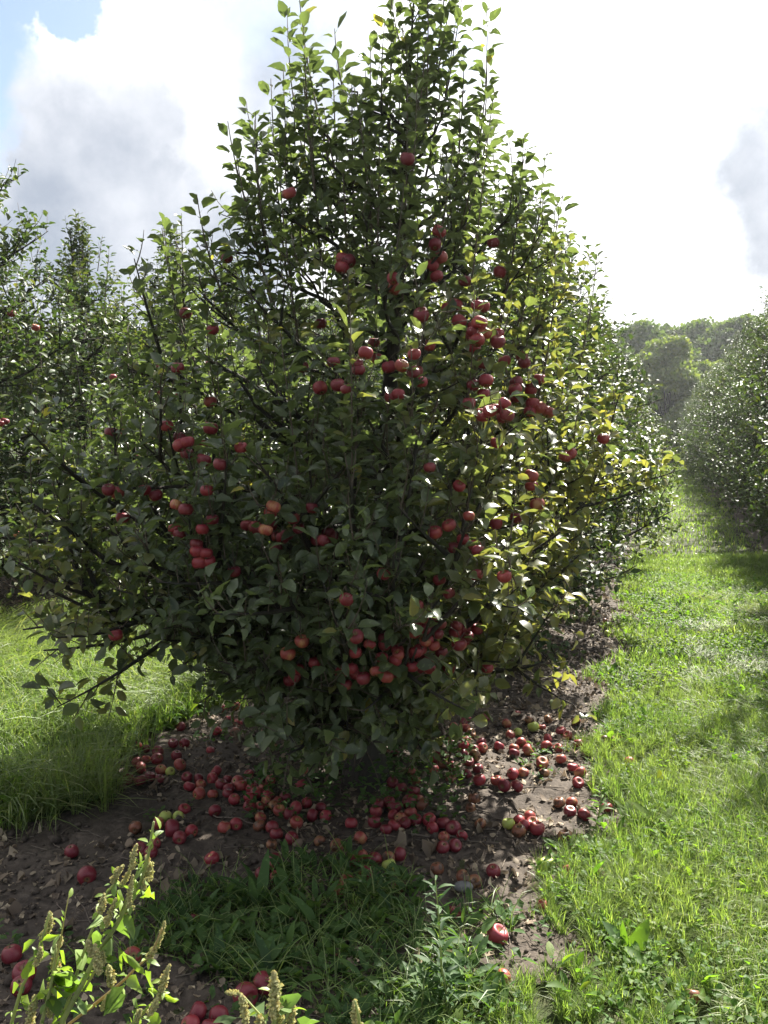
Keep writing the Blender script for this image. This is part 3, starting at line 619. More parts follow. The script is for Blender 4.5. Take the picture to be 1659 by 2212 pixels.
# ------------------------------------------------------------------ ground
def edge(pxs):
    pts = [G(x, y) for x, y in pxs]; a = np.array([p.x*ROW.x+p.y*ROW.y for p in pts]); b = np.array([p.x*PRP.x+p.y*PRP.y for p in pts]); i = np.argsort(a); return a[i], b[i]
ER = edge([(1310, 1240), (1345, 1330), (1350, 1390), (1270, 1480), (1310, 1600), (1290, 1750), (1245, 1830), (1175, 1900), (1125, 1965), (1110, 2040), (990, 2200)])
EL = edge([(470, 1530), (400, 1545), (290, 1600), (200, 1680), (140, 1760), (-60, 1830)])
def rowco(x, y): return x*ROW.x+y*ROW.y, x*PRP.x+y*PRP.y
def soilness(x, y):
    """>0 on bare soil, <0 in the grass, in metres from the edge"""
    a, b = rowco(np.asarray(x, float), np.asarray(y, float))
    n = (vnoise(a*2.2, b*2.2, 21)-.5)*.34 + (vnoise(a*7, b*7, 22)-.5)*.16
    right = np.where(a > ER[0][-1], -.27, np.interp(a, *ER)); left = np.where(a > EL[0][-1], -2.35, np.interp(a, *EL))
    d = np.minimum(right-b, b-left)
    d = np.maximum(d, .9-np.abs(b-LROW+.1)); d = np.maximum(d, .75-np.abs(b-RROW))
    return d + n
def grid_obj(name, xs, ys, mat, hfun, drop=None):
    X, Y = np.meshgrid(xs, ys, indexing='xy'); Z = hfun(X, Y); V = np.stack([X, Y, Z], -1).reshape(-1, 3); nx = len(xs); ny = len(ys)
    i = (np.arange(ny-1)[:, None]*nx + np.arange(nx-1)[None, :]).ravel(); q = np.stack([i, i+1, i+1+nx, i+nx], 1)
    if drop is not None:
        m = drop(X, Y).ravel(); q = q[m[q].any(1)]
        used = np.unique(q); rm = np.zeros(len(V), np.int64); rm[used] = np.arange(len(used)); V = V[used]; q = rm[q]
    g = Geo(); g.add(V, q.ravel(), np.full(len(q), 4)); o = g.obj(name, [mat]); return o
xs = np.concatenate([-np.geomspace(6, 300, 34)[::-1], np.linspace(-5.9, 6.9, 130), np.geomspace(7, 300, 34)])
ys = np.concatenate([-np.geomspace(1, 300, 20)[::-1], np.linspace(-.9, 16, 170), np.geomspace(16.2, 900, 60)])
tag(grid_obj('ground', xs, ys, M_TURF, lambda x, y: H(x, y)-.012), kind='structure')
gx = np.arange(-4.2, 3.6, .02); gy = np.arange(1.2, 11, .022)
def soilH(x, y):
    s = soilness(x, y); c = (vnoise(x*17, y*17, 31)-.5)*.030 + (vnoise(x*43, y*43, 32)-.5)*.014
    return H(x, y) + c*np.clip(s*6, 0, 1) - .03*np.clip(.02-s, 0, 1) + .002
tag(grid_obj('soil', gx, gy, M_SOIL, soilH, lambda X, Y: soilness(X, Y) > -.06), kind='structure')
# the same bare strip further off and below the other rows
fx = np.arange(-16, 40, .25); fy = np.arange(1, 62, .25)
tag(grid_obj('soil', fx, fy, M_SOIL, lambda x, y: H(x, y)+.0005, lambda X, Y: (soilness(X, Y) > .1) & ((Y > 10.8) | (X < -4.1) | (X > 3.5))), kind='structure')

# ------------------------------------------------------------------ grass, herbs, litter
def in_view(x, y, margin=160):
    px = 829.5 + F*x/np.maximum(y, .2); py = 1106 - F*(-EYE+.1 + y*math.tan(PITCH))/np.maximum(y, .2)
    return (px > -margin) & (px < 1659+margin) & (y > 1.75)
def scatter(rg, n, ymin, ymax, keep):
    """points spread over the ground seen between two distances"""
    out = []; tot = 0
    while tot < n:
        y = np.sqrt(rg.uniform(ymin**2, ymax**2, n*2)); x = y*rg.uniform(-.52, .52, n*2)
        k = keep(x, y); x, y = x[k], y[k]; out.append(np.stack([x, y], 1)); tot += len(x)
        if len(out) > 40: break
    return np.concatenate(out)[:n]
def blades(g, rg, xy, L, w, e0, e1, az, tint, z=0.0, mat=0):
    n = len(xy); base = np.stack([xy[:, 0], xy[:, 1], H(xy[:, 0], xy[:, 1])-.008+z], 1)
    el = np.stack([e0, e0*.62+e1*.38, e0*.25+e1*.75], 1); pos = [base]
    hd = np.stack([np.cos(az), np.sin(az)], 1)
    for i in range(3):
        st = np.concatenate([hd*np.cos(el[:, i:i+1]), np.sin(el[:, i:i+1])], 1)*(L*.333)[:, None]; pos.append(pos[-1]+st)
    for p_ in pos[1:]: p_[:, 2] = np.maximum(p_[:, 2], base[:, 2]-z+.006+rg.random(n)*.008)
    sd = np.stack([-hd[:, 1], hd[:, 0], rg.normal(0, .35, n)], 1); sd = norm(sd)
    V = [];
    for i, ww in enumerate((.8, 1.0, .72)): V += [pos[i]-sd*(w*ww*.5)[:, None], pos[i]+sd*(w*ww*.5)[:, None]]
    V.append(pos[3]); V = np.stack(V, 1)
    fl = np.array([0, 1, 3, 2, 2, 3, 5, 4, 4, 5, 6]); ft = np.array([4, 4, 3])
    g.add(V.reshape(-1, 3), (fl[None]+(np.arange(n)*7)[:, None]).ravel(), np.tile(ft, n), mat, np.repeat(tint, 7, axis=0))
def grass_tint(rg, x, y, yellow=.12):
    n = len(x); pt = vnoise(x*1.3, y*1.3, 41)
    return np.stack([np.clip(rg.beta(2, 2, n)*.8+(pt-.5)*.5+.1, 0, 1), np.clip(rg.exponential(yellow, n)+(vnoise(x*2.1, y*2.1, 42) > .62)*.1, 0, 1), rg.random(n)], 1)
def aisle(side):
    def f(x, y):
        a, b = rowco(x, y); s = soilness(x, y)
        ok = (b > -1.3) if side > 0 else (b < -1.3)
        return ok & (s < np.random.RandomState(3).uniform(-.05, .03, len(x)) ) & (vnoise(x*3.1, y*3.1, 51) > .08)
    return f
rg = np.random.RandomState(77)
for side, lab in ((1, 'right'), (-1, 'left')):
    g = Geo()
    for n, y0, y1, Lr, wr_ in (((80000, 1.9, 5.5, (.035, .12), (.0016, .0034)), (48000, 5.5, 12, (.035, .10), (.004, .007)), (36000, 12, 50, (.05, .11), (.010, .022))) if side > 0 else
                               ((40000, 2.2, 7, (.08, .27), (.0026, .005)), (30000, 7, 14, (.08, .2), (.005, .009)), (6000, 14, 30, (.08, .2), (.012, .02)))):
        xy = scatter(rg, n, y0, y1, aisle(side)); m = len(xy)
        # tufts: pull points towards clump centres
        cl = np.floor(xy/.09); jit = np.stack([_hash(cl[:, 0], cl[:, 1], 5), _hash(cl[:, 0], cl[:, 1], 6)], 1)
        xy = xy*.55 + (cl+jit)*.09*.45
        tall = .6+.9*vnoise(xy[:, 0]*2.4, xy[:, 1]*2.4, 61)
        blades(g, rg, xy, rg.uniform(Lr[0], Lr[1], m)*tall, rg.uniform(wr_[0], wr_[1], m), np.radians(rg.uniform(50, 92, m)), np.radians(rg.uniform(-20, 70, m)), rg.uniform(0, 6.28, m), grass_tint(rg, xy[:, 0], xy[:, 1]))
    tag(g.obj('grass', [M_GRASS]), kind='stuff')
# long grass pressed flat in swirls
def lying(name, n, keep, y0, y1, L, wdt, z, yel, bias):
    g = Geo(); xy = scatter(rg, n, y0, y1, keep); m = len(xy)
    az = bias + (vnoise(xy[:, 0]*1.1, xy[:, 1]*1.1, 71)-.5)*5.0 + rg.normal(0, .6, m)
    blades(g, rg, xy, rg.uniform(L[0], L[1], m), rg.uniform(wdt[0], wdt[1], m), np.radians(rg.uniform(8, 55, m)), np.radians(rg.uniform(-35, 5, m)), az, grass_tint(rg, xy[:, 0], xy[:, 1], yel), z=rg.random(m)**1.6*z)
    tag(g.obj(name, [M_STRAW]), kind='stuff')
def kl(x, y): a, b = rowco(x, y); return (b < -1.9) & (b > LROW+.6) & (soilness(x, y) < -.04) & (vnoise(x*1.2, y*1.2, 81) > .22)
def kr(x, y): a, b = rowco(x, y); return (b > .25) & (soilness(x, y) < -.3) & (vnoise(x*1.1, y*1.1, 82)*.45+vnoise(x*4, y*4, 83)*.55 > .42)
lying('flattened_grass', 36000, kl, 3.2, 12, (.18, .42), (.003, .006), .17, .16, -.6)
lying('flattened_grass', 26000, kr, 2.2, 9, (.06, .18), (.002, .004), .035, .3, 2.6)

def herbs(name, n, keep, y0, y1, size, mat, stalk=(.01, .06), wr=(.45, .95), cluster=5, tmpl=LT_LITE, el=(.1, .9)):
    g = Geo(); c = scatter(rg, n//cluster, y0, y1, keep); c = np.repeat(c, cluster, axis=0); m = len(c); az = rg.uniform(0, 6.28, m)
    sz = rg.uniform(size[0], size[1], m); c = c + np.stack([np.cos(az), np.sin(az)], 1)*rg.uniform(.2, .6, m)[:, None]*sz[:, None]
    z = H(c[:, 0], c[:, 1])+rg.uniform(stalk[0], stalk[1], m); Pp = np.stack([c[:, 0], c[:, 1], z], 1); e = rg.uniform(el[0], el[1], m)
    D = np.stack([np.cos(az)*np.cos(e), np.sin(az)*np.cos(e), np.sin(e)], 1); N = norm(np.stack([-np.cos(az)*np.sin(e), -np.sin(az)*np.sin(e), np.cos(e)], 1)+rg.normal(0, .3, (m, 3)))
    leaves(g, Pp, D, N, sz, rg.uniform(wr[0], wr[1], m), rg.uniform(.1, .7, m), rg.uniform(0, .5, m), grass_tint(rg, c[:, 0], c[:, 1], .08), tmpl)
    o = g.obj(name, [mat]); tag(o, kind='stuff'); return o
herbs('clover', 20000, lambda x, y: aisle(1)(x, y) & (vnoise(x*2.3, y*2.3, 91) > .42), 1.9, 10, (.010, .026), M_HERB, (.02, .075), (.7, 1.0), 3)
herbs('plantain', 2200, lambda x, y: aisle(1)(x, y) & (vnoise(x*1.7, y*1.7, 92) > .42), 1.9, 9, (.035, .085), M_HERB, (.01, .04), (.28, .5), 6, LT_FULL, (.2, 1.1))
herbs('plantain', 5200, lambda x, y: aisle(-1)(x, y) & (vnoise(x*1.7, y*1.7, 92) > .35), 2.8, 9, (.05, .13), M_HERB, (.01, .05), (.25, .5), 6, LT_FULL, (.2, 1.1))
herbs('clover', 14000, lambda x, y: aisle(-1)(x, y) & (vnoise(x*2.3, y*2.3, 93) > .35), 2.8, 8, (.016, .036), M_DARKHERB, (.02, .07), (.6, 1.0), 3)
# weedy patch on the near end of the bare strip
C1 = G(640, 2010); C2 = G(880, 2130)
def kw(x, y):
    d1 = np.hypot((x-C1.x)/.62, (y-C1.y)/.42); d2 = np.hypot((x-C2.x)/.31, (y-C2.y)/.30); return (np.minimum(d1, d2)+vnoise(x*6, y*6, 95)*.7 < 1.25)
herbs('weeds', 1200, kw, 1.75, 4, (.035, .085), M_DARKHERB, (.005, .05), (.25, .5), 6, LT_FULL, (.2, 1.2))
herbs('weeds', 1800, kw, 1.75, 4, (.012, .03), M_DARKHERB, (.01, .05), (.5, .9), 3)
g = Geo(); xy = scatter(rg, 1300, 1.75, 4, kw); m = len(xy)
blades(g, rg, xy, rg.uniform(.08, .24, m), rg.uniform(.002, .004, m), np.radians(rg.uniform(40, 85, m)), np.radians(rg.uniform(-50, 20, m)), rg.uniform(0, 6.28, m), grass_tint(rg, xy[:, 0], xy[:, 1], .05)); tag(g.obj('grass', [M_GRASS]), kind='stuff')
# sparse weeds on the soil round the trunk
herbs('weeds', 1300, lambda x, y: (soilness(x, y) > 0) & (np.hypot(x-main_base.x+.05, y-main_base.y) < .42+.25*vnoise(x*5, y*5, 3)), 3, 5, (.015, .05), M_DARKHERB, (.01, .16), (.4, .8), 4)
herbs('weeds', 1500, lambda x, y: (soilness(x, y) > 0) & (vnoise(x*2.2, y*2.2, 97) > .7), 2, 8, (.012, .04), M_DARKHERB, (.004, .03), (.4, .8), 5)

# dry leaves and bits of wood lying on the soil
g = Geo(); xy = scatter(rg, 19000, 1.9, 11, lambda x, y: (soilness(x, y) > -.05) & (vnoise(x*1.6, y*1.6, 98)+.9*vnoise(x*6, y*6, 99)+np.where(x < -.6, -.2, 0) > .56)); m = len(xy)
az = rg.uniform(0, 6.28, m); e = rg.normal(0, .25, m); Pp = np.stack([xy[:, 0], xy[:, 1], soilH(xy[:, 0], xy[:, 1])+rg.uniform(.003, .012, m)], 1)
D = np.stack([np.cos(az)*np.cos(e), np.sin(az)*np.cos(e), np.sin(e)], 1); N = norm(np.stack([np.zeros(m), np.zeros(m), np.ones(m)], 1)*np.where(rg.random(m) < .6, 1, -1)[:, None]+rg.normal(0, .35, (m, 3)))
leaves(g, Pp, D, N, rg.gamma(1.7, .0105, m)+.006, rg.uniform(.3, .95, m), rg.uniform(-1.2, 1.6, m), rg.uniform(-.8, .9, m), np.stack([rg.random(m), np.clip(rg.exponential(.22, m), 0, 1), rg.random(m)], 1), LT_FULL, 0, rg, .06)
tag(g.obj('leaf_litter', [M_DRY]), kind='stuff')
g = Geo(); xy = scatter(rg, 2200, 1.9, 10, lambda x, y: soilness(x, y) > -.02); m = len(xy)
for i in range(m):
    a_ = rg.uniform(0, 6.28); l = rg.gamma(2, .025)+.015; p = np.array([xy[i, 0], xy[i, 1], 0]); d = np.array([math.cos(a_), math.sin(a_), 0]); b = norm(rg.normal(0, 1, 3))*l*.1
    q = np.array([p, p+d*l*.5+b, p+d*l]); q[:, 2] = soilH(q[:, 0], q[:, 1])+.006; tube(g, q, rg.uniform(.0009, .0024), 4)
tag(g.obj('twig_litter', [M_STICK]), kind='stuff')

# crumbs and clods of earth
g = Geo(); xy = scatter(rg, 7000, 1.8, 9, lambda x, y: (soilness(x, y) > -.03) & (vnoise(x*2.7, y*2.7, 111) > .35)); m = len(xy); sz = rg.gamma(1.6, .0030, m)+.0018
oc = np.array([(1, 0, 0), (-1, 0, 0), (0, 1, 0), (0, -1, 0), (0, 0, .8), (0, 0, -.8), (.6, .6, .45), (-.6, -.6, .45)]); of_ = np.array([0, 2, 6, 2, 4, 6, 4, 0, 6, 2, 1, 4, 1, 3, 7, 3, 4, 7, 4, 1, 7, 3, 0, 4, 2, 0, 5, 1, 2, 5, 3, 1, 5, 0, 3, 5])
cc = np.stack([xy[:, 0], xy[:, 1], soilH(xy[:, 0], xy[:, 1])+sz*.35], 1); V = cc[:, None, :] + oc[None]*sz[:, None, None]*rg.uniform(.6, 1.4, (m, 8, 3))
g.add(V.reshape(-1, 3), (of_[None]+(np.arange(m)*8)[:, None]).ravel(), np.full(m*12, 3)); tag(g.obj('soil_crumbs', [M_SOIL]), kind='stuff')

# fallen sticks
STK = [((430, 1760), (560, 1785)), ((1085, 1770), (1130, 1830)), ((1160, 1775), (1172, 1860)), ((1000, 1690), (1230, 1705)), ((1100, 1720), (1150, 1770)), ((975, 1655), (950, 1560)), ((1010, 1530), (1260, 1550)), ((1180, 1580), (1270, 1600)), ((890, 1800), (1080, 1810)), ((1015, 1740), (1130, 1775)), ((1090, 1800), (1140, 1850))]
SL = ['thin grey stick beside the apples left of the trunk', 'short stick between the apple cluster and the sunlit edge', 'straight stick pointing at the camera below the cluster of six apples', 'long thin twig lying across the sunlit soil', 'bent stick in the middle of the sunlit soil',
      'thick pale stick among the heaped apples right of the trunk', 'long twig along the shadow edge at the back', 'twig beside the green apple at the back', 'dark twig in the shade before the trunk', 'thin twig slanting below the sunlit apples', 'small stick close to the cluster of six apples']
for (s_, e_), lb in zip(STK, SL):
    a_, b_ = G(*s_), G(*e_); n = 7; g = Geo(); t = np.linspace(0, 1, n)[:, None]; p = np.array(tuple(a_))*(1-t)+np.array(tuple(b_))*t + rg.normal(0, .008, (n, 3)); thick = .011 if 'thick' in lb else .0042
    p[:, 2] = soilH(p[:, 0], p[:, 1]) + thick + .004; tube(g, p, np.linspace(thick, thick*.5, n), 6, rough=.12, rng=rg)
    o = g.obj('fallen_stick', [M_STICK]); tag(o, lb, 'stick', 'sticks fallen on the soil')
# grey stone
g = Geo(); sp_ = G(1002, 1917); nu, nv = 14, 9; th = np.linspace(.02, math.pi-.02, nv); ph = np.linspace(0, 6.283, nu, endpoint=False); T, Ph = np.meshgrid(th, ph, indexing='ij')
rr = 1+.22*(vnoise(np.cos(Ph)*1.6+9, T*1.5, 5)-.5); V = np.stack([.036*rr*np.sin(T)*np.cos(Ph), .026*rr*np.sin(T)*np.sin(Ph), .017*rr*np.cos(T)], -1).reshape(-1, 3)
j = np.arange(nu); j2 = (j+1) % nu; L = [np.stack([i*nu+j, (i+1)*nu+j, (i+1)*nu+j2, i*nu+j2], 1).ravel() for i in range(nv-1)]; g.add(V, np.concatenate(L+[j, (nv-1)*nu+j[::-1]]), [4]*(nu*(nv-1))+[nu, nu])
o = g.obj('stone', [M_STONE]); o.location = (sp_.x, sp_.y, float(soilH(sp_.x, sp_.y))+.010); tag(o, 'small smooth grey stone on the soil before the grass edge', 'stone')

# ------------------------------------------------------------------ fallen apples
def z5(l): return [(x*.5, 1206.9+y*.5, k, s) for x, y, k, s in l]
def z6(l): return [(829.5+x*.5, 1206.9+y*.5, k, s) for x, y, k, s in l]
def z7(l): return [(x*.5, 1700.7+y*.5, k, s) for x, y, k, s in l]
def z8(l): return [(829.5+x*.5, 1700.7+y*.5, k, s) for x, y, k, s in l]
def e(s):
    out = []
    for w in s.split():
        q = w.split(','); c = q[1][-1]; k = {'g': 'green', 'y': 'yellow-streaked red', 'd': 'dark red', 'b': 'brown spotted', 'r': 'red'}.get(c)
        out.append((float(q[0]), float(q[1].rstrip('gydbr')), k, float(q[2]) if len(q) > 2 else 1))
    return out
FALL = z5(e('590,820 632,830d,.8 600,753d 748,800d,1 797,800 683,838,1.1 678,868,1.1 595,882 628,874,.85 763,852d 778,884,1.15 700,905y 730,912g,.85 553,947 635,940d 807,932d 858,938,.9 825,970 861,968y,.9 860,1003y,1.1 935,907 918,938,1.1 985,942,.8 1013,745b,1.1 962,648 1020,640,1 992,690 1028,703 840,622,.8 782,722d 1077,952 1110,960d,.9 1127,945d,.85 1160,942 1038,978,1.1 1010,985 1080,982 1127,985y 1085,1020 985,1008,.9 920,1010y,.9 1013,1035 1095,1055d 1132,1052y,.8 1175,1048 1165,1015 797,1070 715,1103g 769,1103g,.9 685,1135 743,1160d,1.35 827,1172 775,1203d 585,1157b 928,1083d,1 1125,1104y,.9 1122,1143 1177,1152 1193,1172d 1260,1195 980,1155y 1007,1147 1210,1070y 1250,1080d,1 1280,1122y 1385,1050d 1365,1083 1635,1040d 1625,1065 1618,1115d,1.1 1517,1122 1557,1193'))
FALL += z6(e('302,718y 352,718y 340,655d 355,685d 437,675d 575,662,.8 530,698y 628,690b 547,745 577,735g 646,713g,1.15 684,718y,.75 765,735,1.1 793,755y 830,697 708,683b 968,705 1010,627 593,777y 562,803 563,823 623,812,1.2 497,795 421,780 426,808 385,840b,1.15 345,802 293,775d 243,782g 295,797d 355,780y 388,818d 366,868d 262,850 262,882 288,888 305,832b 340,838d 405,895d 412,947,1.1 485,945y 533,963,1.15 556,912,1.1 603,908y 683,867y,1.15 692,914 706,800y,1.15 748,811y 765,858y 839,797 838,957 848,912y,1.1 815,890 213,900 135,940b 35,950d 75,970d 130,985d 288,938b 390,1018b,1.1 760,1030 808,1028y 803,1072 865,1085 20,1030d 45,1047,1.1 108,1025d,1.2 60,1095y 80,1115d 115,1075 150,1110d 197,1112,1.1 250,1120,1.1 297,1135,1.2 20,1150,.9 165,1038b,1.1 540,1123g 585,1112 603,1138 583,1155b,1.1 630,1097y 640,1120y 660,1145,1.15 783,1183,1.1 963,1048,.9 1060,1050,.8 1163,1097d,.7 985,777,.9 1025,775,.7 957,780b 955,270b 965,318g 1047,345y,.6 1060,870y 818,172g 863,187g 827,252g 860,260g 785,140g 898,328g,.7 685,345g 635,395g 730,170g'))
FALL += z7(e('632,270d 310,265d 375,372d,1.25 1187,295d 1158,325d 1135,350d 1197,372 1455,235b 1527,305d 1560,285 1617,295d,1.1 1580,355d,1.1 1495,388 1472,425y 838,537d,.7 50,697d,1.15 105,795d,1.25 90,860d,1.1 572,702y,1.05 1473,720b 1128,840d,1.3 1073,875d,1.3 850,975d 840,1003 935,982d 905,1010 1625,825d,.6'))
FALL += z8(e('255,230d 305,220d 65,273 18,292 20,315g 343,357b 390,377 472,333d 68,415b 705,305g,1.1 795,345y 930,348 302,518d 490,618r,1.3 517,810y,.9 1333,895,.9 1157,458g,.6 686,480y,.7'))
fr = random.Random(21)
trunk_xy = (main_base.x, main_base.y); items = []
for (x, y, k, s) in FALL:
    r = .0275*s; w = G(x, y, r)
    k = k or fr.choices(['red', 'dark red', 'yellow-streaked red', 'brown spotted'], [4, 3, 1.6, 1.2])[0]
    items.append([w.x, w.y, r, k, x, y])
for i in range(34):     # more under the crown, seen through its gaps
    a_ = fr.uniform(0, 6.28); d_ = fr.uniform(.3, 1.25); wx, wy = main_base.x + math.cos(a_)*d_-.15, main_base.y+math.sin(a_)*d_+.1
    if float(soilness(wx, wy)) < .1: continue
    q = Vector((wx, wy, .03)) - Vector((0, 0, EYE)); c_, s_ = math.cos(PITCH), math.sin(PITCH); zz = q.y*c_-q.z*s_
    items.append([wx, wy, .0275*fr.uniform(.8, 1.1), fr.choice(['red', 'dark red', 'brown spotted']), 829.5+F*q.x/zz, 1106-F*(q.z*c_+q.y*s_)/zz])
for i in range(24):     # filling the dense band on both sides of the trunk
    px, py = fr.choice([(fr.uniform(300, 740), fr.uniform(1590, 1770)), (fr.uniform(720, 1010), fr.uniform(1560, 1800)), (fr.uniform(470, 760), fr.uniform(1640, 1760))]); w = G(px, py, .028)
    if float(soilness(w.x, w.y)) < .05 or math.hypot(w.x-main_base.x, w.y-main_base.y) < .16: continue
    items.append([w.x, w.y, .0275*fr.uniform(.8, 1.12), fr.choice(['red', 'dark red', 'red', 'yellow-streaked red', 'brown spotted']), px, py])
for it in range(30):    # nothing may stand inside its neighbour
    for i in range(len(items)):
        for j_ in range(i+1, len(items)):
            dx = items[j_][0]-items[i][0]; dy = items[j_][1]-items[i][1]; d_ = math.hypot(dx, dy)+1e-6; mn = (items[i][2]+items[j_][2])*1.0
            if d_ < mn:
                f_ = (mn-d_)*.5/d_; items[i][0] -= dx*f_; items[i][1] -= dy*f_; items[j_][0] += dx*f_; items[j_][1] += dy*f_
def region(px, py, wx, wy):
    s = float(soilness(wx, wy))
    if py > 1900 and px < 200: return 'on the dark soil behind the tall weeds'
    if py > 2000 and px < 560: return 'by the weeds at the bottom edge'
    if s < -.02 and px > 1100: return 'in the grass right of the soil'
    if px > 900 and py < 1460: return 'on the soil strip behind the tree'
    if px > 900 and py < 1640: return 'on the sunlit soil far right of the trunk'
    if px > 1050 and py < 1760: return 'on the sunlit soil right of the trunk'
    if px > 880 and py < 1720: return 'in the sun beside the trunk'
    if px > 1050: return 'on the soil near the right grass edge'
    if px > 820 and py < 1800: return 'in the shade just right of the trunk'
    if px > 700 and py >= 1800: return 'on the shaded soil before the trunk'
    if px < 470 and py < 1670: return 'in the heap far left of the trunk'
    if px < 700 and py < 1730: return 'in the band of apples left of the trunk'
    if px < 470: return 'on the bare soil left of the weeds'
    if px < 700: return 'on the soil above the weedy patch'
    return 'in the shade at the foot of the trunk'
cells = {}
for it in items:
    sz = 'big ' if it[2] > .0332 else 'small ' if it[2] < .0247 else ''
    cells.setdefault((sz+it[3], region(it[4], it[5], it[0], it[1])), []).append(it)
for (look, reg), lst in cells.items():
    lst.sort(key=lambda q: q[4])
    for i, it in enumerate(lst):
        o = bpy.data.objects.new('fallen_apple', APPLE[it[3]][fr.randrange(3)]); COL.objects.link(o)
        s = it[2]/.0365; o.scale = (s, s*fr.uniform(.96, 1.03), s*fr.uniform(.92, 1.0)); tilt = fr.choice([.2, .5, 1.0, 1.5, 2.2, 2.9]); o.rotation_euler = (tilt*fr.choice([-1, 1]), fr.uniform(-.4, .4), fr.uniform(0, 6.28))
        o.location = (it[0], it[1], float(H(it[0], it[1])) + it[2]*.82)
        n = len(lst); lab = f'{look} fallen apple {reg}'
        if n > 1: lab += ', leftmost' if i == 0 else ', rightmost' if i == n-1 else f', {ORD[min(i, 22)]} from left'
        lab = lab.replace('yellow-streaked red', 'yellow-streaked').replace('fallen apple', 'apple') if len(lab.split()) > 15 else lab
        tag(o, lab, 'apple', 'fallen apples under and around the tree')
print('fallen', len(items))

# ------------------------------------------------------------------ tall weeds in front
def W(zx, zy, d): return np.array(tuple(P(zx*.5, 1700.7+zy*.5, d)))
wg = np.random.RandomState(5)
def seed_head(parent, a, b, d, thick, org, brown=.2):
    g = Geo(); p0, p1 = W(*a, d), W(*b, d); mid = (p0+p1)/2+wg.normal(0, .004, 3); c = bez(p0, mid, p1, 12); R = thick*.62*.5/F*d
    tube(g, c-org, R*.35, 5, 0, (.3, .5, .5))
    n = 260; t = wg.random(n); pts = np.array([along(c, q)[0] for q in t]); prof = np.interp(t, [0, .15, .6, .9, 1], [.6, 1, .85, .5, .2])
    lump = .6+.8*vnoise(t*14, np.zeros(n), 4); v = norm(wg.normal(0, 1, (n, 3))); pts = pts + v*(R*prof*lump*wg.uniform(.45, 1.1, n))[:, None] - org
    k = R*.36
    octa = np.array([(1, 0, 0), (-1, 0, 0), (0, 1, 0), (0, -1, 0), (0, 0, 1), (0, 0, -1)])*k; of = np.array([0, 2, 4, 2, 1, 4, 1, 3, 4, 3, 0, 4, 2, 0, 5, 1, 2, 5, 3, 1, 5, 0, 3, 5])
    V = pts[:, None, :] + octa[None]*wg.uniform(.6, 1.25, (n, 6, 1)); tn = np.stack([wg.random(n), np.clip(wg.exponential(brown, n), 0, 1), wg.random(n)], 1)
    g.add(V.reshape(-1, 3), (of[None]+(np.arange(n)*6)[:, None]).ravel(), np.full(n*8, 3), 0, np.repeat(tn, 6, axis=0))
    o = g.obj('seed_head', [M_SEED], parent, smooth=False)
def weed(label, stems, spikes, lvs, d, rootpx, lab_grp='tall seeding weeds in front', small=0):
    rb = P(rootpx[0], 1106, d); root = np.array([rb.x, d+.02, float(H(rb.x, d))]); t = empty('pigweed', root); tag(t, label, 'weed', lab_grp)
    allst = []
    for s in stems:
        pts, r, brown, toground = s
        c = [W(x, y, d+dz) for x, y, dz in pts]
        if toground: base = c[0]; c = [root, root*.5+base*.5+np.array([0, 0, .02])] + c
        c = np.array(c); g = Geo(); tube(g, c-root, np.linspace(r*1.3 if toground else r, r*.45, len(c)), 7, 0, (wg.random(), brown, .5)); g.obj('stem', [M_PSTEM], t); allst.append(c)
    for a, b, th in spikes: seed_head(t, a, b, d+wg.uniform(-.03, .02), th, root)
    g = Geo(); n = 0
    for (x0, y0, x1, y1, wr, yel) in lvs:
        p = W(x0, y0, d+wg.uniform(-.02, .02)); q = W(x1, y1, d+wg.uniform(-.03, .05)); D = q-p; L = np.linalg.norm(D); N = norm(np.cross(D, np.array([0, 1., .3]))+np.array([0, -.6, .6])+wg.normal(0, .35, 3))
        leaves(g, np.array([p-root]), np.array([D]), np.array([N]), np.array([L]), np.array([wr]), np.array([wg.uniform(.2, .7)]), np.array([wg.uniform(.05, .35)]), np.array([[wg.random()*.6+.3, yel*.95, .5]]), LT_FULL, 0, wg, .045)
    # small leaves along the stems
    for c in allst:
        for k in range(int(polylen(c)*small)):
            p, T = along(c, wg.uniform(.45, .98)); O = norm(wg.normal(0, 1, 3)); D = norm(T*.4+O); l = wg.uniform(.008, .022)
            leaves(g, np.array([p-root+D*.004]), np.array([D]), np.array([norm(T+wg.normal(0, .4, 3))]), np.array([l]), np.array([.45]), np.array([.4]), np.array([.3]), np.array([[wg.random(), wg.uniform(.2, .9), .5]]), LT_FULL)
    if g.n: g.obj('foliage', [M_PIG], t)
S = .0028
weed('leftmost tall weed with one pale seed spike and yellow-green leaves', [([(50, 1020, 0), (95, 860, 0), (160, 740, 0), (185, 650, 0), (212, 545, 0)], S, .1, True), ], [((180, 655), (215, 540), 32), ((150, 770), (175, 690), 22), ((125, 1040), (152, 900), 34)],
     [(150, 655, 92, 715, .34, .95), (188, 662, 245, 640, .42, .95), (140, 740, 92, 850, .5, .85), (80, 850, 32, 880, .42, .95), (155, 735, 178, 720, .5, .8), (90, 905, 108, 940, .3, .9)], 1.22, (-40, 0), small=45)
